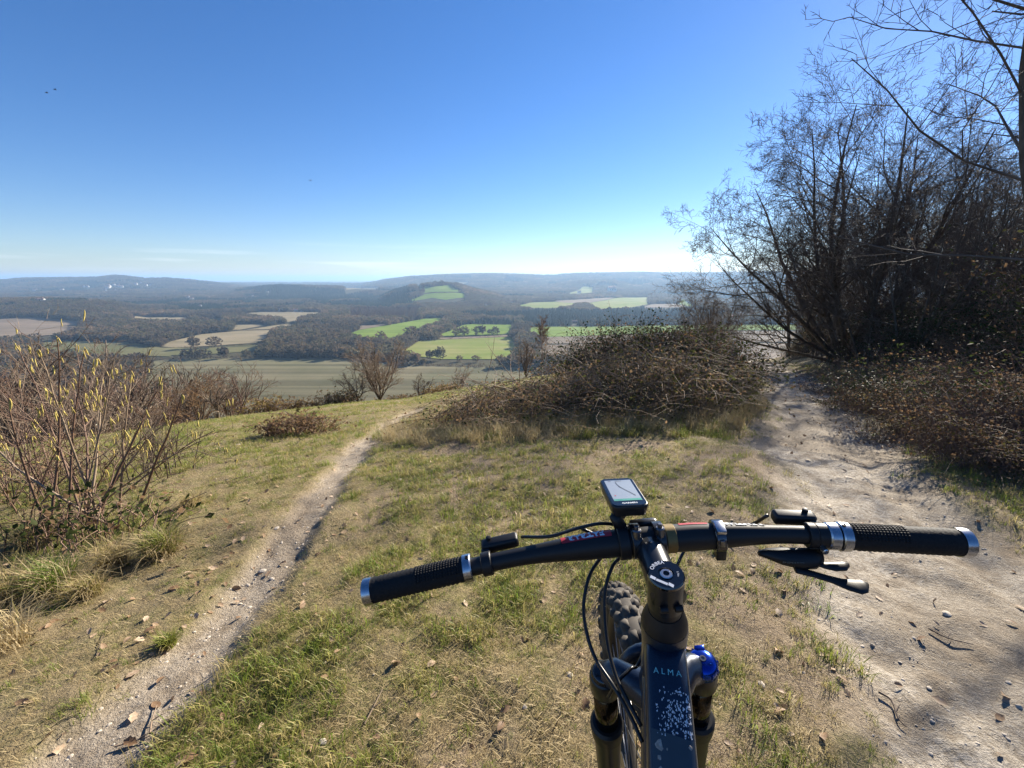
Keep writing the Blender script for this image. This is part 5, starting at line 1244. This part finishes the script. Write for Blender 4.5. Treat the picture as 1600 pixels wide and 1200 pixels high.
# fork
CR = -.2095
crown = bpart('fork_crown', *loft([S(np.c_[np.full(20, x), np.cos(np.arange(20) * .31416) * hy + fy, np.sin(np.arange(20) * .31416) * hz + CR - .012 - dz]) for x, hy, hz, fy, dz in [(-.074, .016, .016, OFF, .016), (-.05, .021, .020, OFF - .006, .008), (-.026, .027, .022, .010, .002), (0, .031, .023, .002, 0), (.026, .027, .022, .010, .002), (.05, .021, .020, OFF - .006, .008), (.074, .016, .016, OFF, .016)]]), NAVY)
for s in (-1, 1):
    top = -.2385
    sk = lathe('crown_socket', S((s * .0682, OFF, top - .034))[0], aa, [(0, .0190), (.004, .0212), (.028, .0215), (.034, .0205), (.036, .0185), (.036, 0)], FRK)
    if s < 0:
        lathe('air_cap', S((s * .0682, OFF, top + .0015))[0], aa, [(0, .0186), (.0045, .0180), (.008, .0150), (.0095, .0095), (.0095, .006), (.0060, .0055), (.0060, 0)], plain('cap_smoke', (.05, .05, .055), .12, .8), sk)
    else:
        kb = lathe('lockout_knob', S((s * .0682, OFF, top + .0015))[0], aa, [(0, .0198), (.002, .0205), (.010, .0205), (.0135, .0190), (.0175, .0150), (.0195, .0085), (.0195, .0)], BLUE, sk)
        for q in range(10):
            a = q * .6283; c = S((s * .0682 + math.cos(a) * .0202, OFF + math.sin(a) * .0202, top + .0085))[0]; lathe('knob_rib', c - aa * .0055, aa, [(0, .0012), (.001, .0018), (.009, .0018), (.0105, .0010)], BLUE, sk, 8)
        rbox('knob_tab', S, (s * .0682 + .002, OFF + .016, top + .0165), (.014, .010, .007), BLUE, sk, .0025)
        lathe('knob_screw', S((s * .0682, OFF, top + .0212))[0], aa, [(0, .0045), (.0012, .0043), (.0012, .0022), (.0002, .002)], GREYM, sk, 16)
    tube('stanchion', [(s * .0682, OFF, top - .03), (s * .0682, OFF, top - .145)], .0172, STAN, xf=S, sides=24)
    lw2 = lathe('fork_lower', S((s * .0682, OFF, -AX - .02))[0], aa, [(0, .012), (.004, .017), (.05, .0175), (.14, .0185), (.24, .0200), (.270, .0215), (.272, .0240), (.286, .0240), (.288, .0195)], FRK)
    lathe('wiper_seal', S((s * .0682, OFF, -AX + .266))[0], aa, [(0, .0238), (.002, .0252), (.012, .0252), (.016, .0215), (.016, .0175)], BLK, lw2)
q = np.linspace(-1, 1, 15); tube('fork_arch', [(x * .0682, OFF + .022 + .018 * (1 - x * x), -AX + .236 + .148 * (1 - abs(x) ** 2.6)) for x in q], .0095, NAVY, xf=S, sides=14)
lathe('axle', S((-.075, OFF, -AX))[0], ra, [(0, .0075), (.15, .0075)], BLK)

# wheels: tyre with knobs, rim, spokes, hub, disc
def wheel(name, XF, cy, cz):
    R0, r0 = .340, .0275; wh = empty(name, (0, 0, 0)); wh.parent = bike
    C = lambda P: XF(np.atleast_2d(np.asarray(P, float)) + np.array([0, cy, cz])) - 0
    th = np.arange(120) * 6.283185 / 120; ph = np.arange(20) * 6.283185 / 20
    V = C(np.array([(r0 * .98 * math.sin(b), (R0 + r0 * math.cos(b)) * math.cos(a), (R0 + r0 * math.cos(b)) * math.sin(a)) for a in th for b in ph]))
    Q = [(i * 20 + j, i * 20 + (j + 1) % 20, ((i + 1) % 120) * 20 + (j + 1) % 20, ((i + 1) % 120) * 20 + j) for i in range(120) for j in range(20)]
    bpart('tyre', V, Q, None, TYR, wh)
    def block(w, l, h):
        P = np.array([(x * w / 2 * k, y * l / 2 * k, z) for z, k in ((-.0015, 1.12), (h, .86)) for x, y in ((-1, -1), (1, -1), (1, 1), (-1, 1))]); return P, [(0, 1, 5, 4), (1, 2, 6, 5), (2, 3, 7, 6), (3, 0, 4, 7), (4, 5, 6, 7)]
    n = 74; kn = []
    for i in range(n):
        a = i * 6.283185 / n
        for b, w, l, h in ([(-.23, .0115, .0190, .0062), (.23, .0115, .0190, .0062), (-.92, .0130, .0170, .0064), (.92, .0130, .0170, .0064)] if i % 2 == 0 else [(-.58, .0120, .0175, .0062), (.58, .0120, .0175, .0062), (-1.24, .0105, .0150, .0058), (1.24, .0105, .0150, .0058)]): kn.append((a, b, w, l, h))
    Vk, Qk = [], []
    for a, b, w, l, h in kn:
        P, Qb = block(w, l, h); up = np.array([math.sin(b), math.cos(b) * math.cos(a), math.cos(b) * math.sin(a)]); tg = np.array([0, -math.sin(a), math.cos(a)]); sd_ = np.cross(tg, up)
        c = np.array([r0 * .98 * math.sin(b), (R0 + r0 * math.cos(b)) * math.cos(a), (R0 + r0 * math.cos(b)) * math.sin(a)])
        Wb = C(c + P[:, :1] * sd_ + P[:, 1:2] * tg + P[:, 2:] * up)
        if name == 'front_wheel': bpart('tread_knob', Wb, Qb, None, TYR, wh, False)
        else: b_ = 8 * len(Vk); Vk.append(Wb); Qk += [tuple(i + b_ for i in q) for q in Qb]
    if Vk: tag(bpart('tread', np.concatenate(Vk), Qk, None, TYR, wh, False), kind='stuff')
    rings = [(.009, .306), (.0135, .312), (.0135, .324), (.010, .327), (-.010, .327), (-.0135, .324), (-.0135, .312), (-.009, .306)]
    V = C(np.array([(x, r * math.cos(a), r * math.sin(a)) for a in th for x, r in rings])); m = len(rings)
    bpart('rim', V, [(i * m + j, i * m + (j + 1) % m, ((i + 1) % 120) * m + (j + 1) % m, ((i + 1) % 120) * m + j) for i in range(120) for j in range(m)], None, BLK, wh)
    for k in range(28):
        a = k * 6.283185 / 28; s = 1 if k % 2 else -1; a2 = a + (1 if (k // 2) % 2 else -1) * .9; p = C([(s * .028, .022 * math.cos(a2), .022 * math.sin(a2)), (s * .004, .307 * math.cos(a), .307 * math.sin(a))])
        tube('spoke', p, .001, STEEL, wh, sides=5, cap=False)
    c = C((-.05, 0, 0))[0]; d = norm(C((1, 0, 0))[0] - C((0, 0, 0))[0])
    lathe('hub', c, d, [(0, .012), (.018, .013), (.020, .026), (.023, .026), (.025, .015), (.075, .015), (.077, .026), (.080, .026), (.082, .013), (.1, .012)], BLK, wh)
    lathe('brake_disc', C((-.036, 0, 0))[0], d, [(0, .058), (.0, .080), (.0018, .080), (.0018, .058)], GREYM, wh, 48)
    return wh
wheel('front_wheel', S, OFF, -AX); wheel('rear_wheel', Fm, RAX[0], RAX[1])

# controls
def clamp_at(x, rad, wid, mat, name, parent=None):
    d = bar_dir(x); return lathe(name, S(bar_pt(x))[0] - d * wid / 2, d, [(0, rad - .001), (.001, rad), (wid - .001, rad), (wid, rad - .001)], mat, parent, 24)
def bl(x):
    """frame on the bar at x: across, forward, up"""
    d = bar_dir(x); up = norm(aa - d * np.dot(aa, d)); fw = np.cross(up, d); c = S(bar_pt(x))[0]
    return lambda P: c + np.atleast_2d(P) @ np.array([d, fw, up])
for s in (-1, 1):
    xb = s * (BW / 2 - .155); lv = clamp_at(xb, .0150, .013, BLK, 'brake_clamp'); B = bl(xb)
    rbox('reservoir', B, (-s * .020, .026, .004), (.050, .017, .015), BLK, lv, .004, 3); rbox('reservoir_neck', B, (0, .016, .002), (.012, .014, .012), BLK, lv, .003)
    lathe('bleed_bolt', B((-s * .006, .030, .0105))[0], aa, [(0, .0035), (.004, .0035), (.0045, .002)], BLK, lv, 10)
    tube('lever_blade', [B(p)[0] for p in [(-s * .012, .030, -.006), (s * .01, .034, -.026), (s * .05, .034, -.040), (s * .085, .033, -.046)]], [.005, .0045, .005, .005], BLK, lv, sides=10)
# small remote left of the stem side of the left brake
xl = -(BW / 2 - .150)
# right shifter under the bar with its two paddles
xr = BW / 2 - .166; sh = clamp_at(xr, .0152, .010, BLK, 'shifter_clamp'); B = bl(xr)
lathe('clamp_screw', B((.010, -.0165, -.0075))[0], -BR[:, 1], [(-.004, .0042), (.003, .0042), (.0038, .0032), (.0038, .0018), (.002, .0016)], CHR, sh, 12)
V, Q, T = loft([B(np.c_[np.full(14, x), np.cos(np.arange(14) * .4488) * hy + cy, np.sin(np.arange(14) * .4488) * hz + cz]) for x, hy, hz, cy, cz in [(-.060, .003, .003, -.012, -.022), (-.050, .007, .006, -.012, -.022), (-.034, .012, .009, -.013, -.024), (-.016, .014, .011, -.014, -.025), (.002, .014, .011, -.013, -.025), (.012, .010, .009, -.010, -.024)]])
bpart('shifter_body', V, Q, T, BLK, sh)
text('lettering', 'SHIMANO', lambda u, v: B((-.026 + u, -.0262 - v * .25, -.0205 + v))[0], .0055, plain('print_dim', (.10, .16, .20), .5), sh)
def paddle(pts, wid, name):
    rings = []
    for p, w in zip(pts, wid): q = np.arange(14) * .4488; rings.append(B(np.c_[np.full(14, p[0]), p[1] + np.cos(q) * w, p[2] + np.sin(q) * .0028]))
    V, Q, T = loft(rings); return bpart(name, V, Q, T, BLK, sh)
paddle([(-.022, -.026, -.031), (-.004, -.030, -.033), (.014, -.036, -.034), (.026, -.042, -.034), (.038, -.0445, -.034), (.046, -.043, -.034), (.051, -.041, -.034)], [.006, .005, .0055, .008, .0105, .009, .003], 'thumb_lever')
paddle([(.000, -.018, -.026), (.012, -.022, -.027), (.022, -.0225, -.027), (.034, -.021, -.027), (.040, -.019, -.027)], [.004, .0045, .007, .007, .003], 'release_lever')
# bell / light band on the right half
xc = .089; bd = clamp_at(xc, .0205, .0125, plain('clamp_dark_alloy', (.10, .10, .11), .2, .9), 'light_band'); B2 = bl(xc)
rbox('band_plate', B2, (0, -.006, .0195), (.0118, .020, .006), CHR, bd, .002); rbox('band_tail', B2, (0, -.013, -.013), (.0122, .012, .022), BLK, bd, .002); rbox('band_screw', B2, (0, -.0185, .006), (.006, .004, .010), GREYM, bd, .001)
lathe('bar_shim', S(bar_pt(.022))[0], bar_dir(.03), [(0, .0176), (.0006, .0181), (.0122, .0181), (.0128, .0176)], GOLD, bar)

# bicycle computer on its out-front mount
def cpt(px, py, dep):
    d = ray(px, py); v = (600 - py) / FPX; return d * dep + np.array([0, 0, CAMZ])
BLc, BRc, TLc = cpt(957, 792, .552), cpt(1016, 789, .552), cpt(938, 745, .640)
er = norm(BRc - BLc); ef = TLc - BLc; ef = norm(ef - er * np.dot(ef, er)); eu = np.cross(er, ef)
WD, LN = np.linalg.norm(BRc - BLc), .083
GC = lambda P: BLc + np.atleast_2d(P) @ np.array([er, ef, eu])
def rrect(w, l, r, n=6, cx=0, cy=0):
    o = []
    for sx_, sy_, a0 in ((1, 1, 0), (-1, 1, 1.5708), (-1, -1, 3.1416), (1, -1, 4.7124)):
        for k in range(n): a = a0 + 1.5708 * k / (n - 1); o.append((cx + sx_ * (w / 2 - r) + r * math.cos(a), cy + sy_ * (l / 2 - r) + r * math.sin(a)))
    return np.array(o)
cw, cl = WD / 2, LN / 2
rings = []
for z, ins in [(-.0165, .006), (-.0150, .002), (-.006, .0004), (-.002, 0), (-.0006, .0006), (0, .0016)]:
    p = rrect(WD - 2 * ins, LN - 2 * ins, .0085, 6, cw, cl); rings.append(GC(np.c_[p, np.full(len(p), z)]))
V, Q, T = loft(rings); comp = bpart('bike_computer', V, Q, T, plain('computer_case', (.012, .012, .014), .35, 0, .5)); md = comp.modifiers.new('edges', 'EDGE_SPLIT'); md.split_angle = R_(50)
p = rrect(WD - .004, LN - .004, .007, 6, cw, cl); V = GC(np.c_[p, np.full(len(p), .0003)]); n = len(V); V = np.vstack([V, V.mean(0)])
bpart('glass', V, None, [(n, j, (j + 1) % n) for j in range(n)], plain('computer_glass', (.012, .016, .022), .10, 0, .6), comp)
SCR = bpy.data.materials.new('map_screen'); SCR.use_nodes = True; sb = SCR.node_tree.nodes['Principled BSDF']
sb.inputs['Base Color'].default_value = (.30, .335, .37, 1); sb.inputs['Roughness'].default_value = .18; sb.inputs['Emission Color'].default_value = (.60, .68, .75, 1); sb.inputs['Emission Strength'].default_value = .04
def flat(name, P, z, mat):
    V = GC(np.c_[np.asarray(P), np.full(len(P), z)]); n = len(V); V = np.vstack([V, V.mean(0)]); return bpart(name, V, None, [(n, j, (j + 1) % n) for j in range(n)], mat, comp)
sx0, sx1, sy0, sy1 = WD * .115, WD * .885, LN * .16, LN * .90
flat('screen', [(sx0, sy0), (sx1, sy0), (sx1, sy1), (sx0, sy1)], .0005, SCR)
flat('data_field', [(sx0 + .0003, sy0 + .0003), (sx1 - .0003, sy0 + .0003), (sx1 - .0003, sy0 + .0055), (sx0 + .0003, sy0 + .0055)], .0007, plain('screen_green', (.10, .36, .26), .3))
INK = plain('screen_ink', (.06, .07, .08), .4)
def stroke(P, w, mat=INK, name='map_line'):
    P = np.asarray(P, float); t = norm(np.gradient(P, axis=0)); nr = np.c_[-t[:, 1], t[:, 0]] * w / 2; V = GC(np.c_[np.vstack([P + nr, P - nr]), np.full(2 * len(P), .0008)]); n = len(P)
    return bpart(name, V, [(i, i + 1, n + i + 1, n + i) for i in range(n - 1)], None, mat, comp)
k = np.linspace(0, 1, 14); stroke(np.c_[WD * (.52 + .10 * np.sin(k * 3.0 + 1.9) + .16 * (1 - k) ** 2), LN * (.32 + .50 * k)], .0011)
stroke([(WD * .44, LN * .66), (WD * .50, LN * .60)], .0009); stroke([(WD * .2, LN * .33), (WD * .235, LN * .35)], .0018, RED); stroke([(WD * .22, LN * .865), (WD * .30, LN * .865)], .0010); stroke([(WD * .42, LN * .865), (WD * .62, LN * .865)], .0010)
text('lettering', 'GARMIN', lambda u, v: GC((cw + u, LN * .085 + v, .0007))[0], .0052, WHT, comp, .0001)
# mount arm hooking from the bar under the computer
mc = clamp_at(-.030, .0215, .014, BLK, 'mount_clamp'); B3 = bl(-.030)
a0, a1 = B3((0, .010, .017))[0], GC((cw * .72, cl * .55, -.022))[0]
tube('mount_arm', [a0, a0 * .65 + a1 * .35 + aa * .012 - ra * .008, a0 * .3 + a1 * .7 + aa * .004 - ra * .006, a1], [.0085, .0075, .0075, .008], BLK, mc, 14)
lathe('mount_puck', GC((cw, cl * .8, -.0245))[0], eu, [(0, .013), (.001, .0145), (.007, .0145), (.008, .0135)], BLK, mc)
# hoses and cables
def hose(pts, rad=.0024):
    P = curve_pts(np.array(pts), 7); return tube('brake_hose', P, rad, HOSE, sides=10)
hose([B3((-.05, .03, .003))[0], cpt(960, 852, .60), cpt(941, 869, .60), cpt(921, 900, .585), cpt(912, 945, .57), cpt(917, 990, .55), cpt(931, 1030, .535), cpt(957, 1070, .51), cpt(983, 1115, .49), cpt(1004, 1160, .47)])
hose([B3((-.02, .03, -.010))[0], cpt(972, 862, .60), cpt(957, 885, .59), cpt(946, 920, .58), cpt(945, 965, .565), cpt(950, 1010, .545), cpt(962, 1055, .52), cpt(978, 1090, .50), cpt(1002, 1135, .48)])
hose([S((.03, .075, -.06))[0], cpt(1003, 1024, .575), cpt(985, 1045, .56), cpt(966, 1064, .55), cpt(950, 1090, .56)], .0022)
hose([bl(-(BW / 2 - .155))((.05, .028, .004))[0], cpt(860, 838, .56), cpt(900, 826, .57), cpt(945, 818, .58), cpt(985, 830, .59), cpt(1000, 870, .60)], .0022)
hose([bl(BW / 2 - .155)((-.05, .028, .004))[0], bl(.14)((0, .045, -.03))[0], bl(.08)((0, .06, -.06))[0], S((.03, .075, -.12))[0], S((.02, .05, -.2))[0]], .0022)
make_haze()
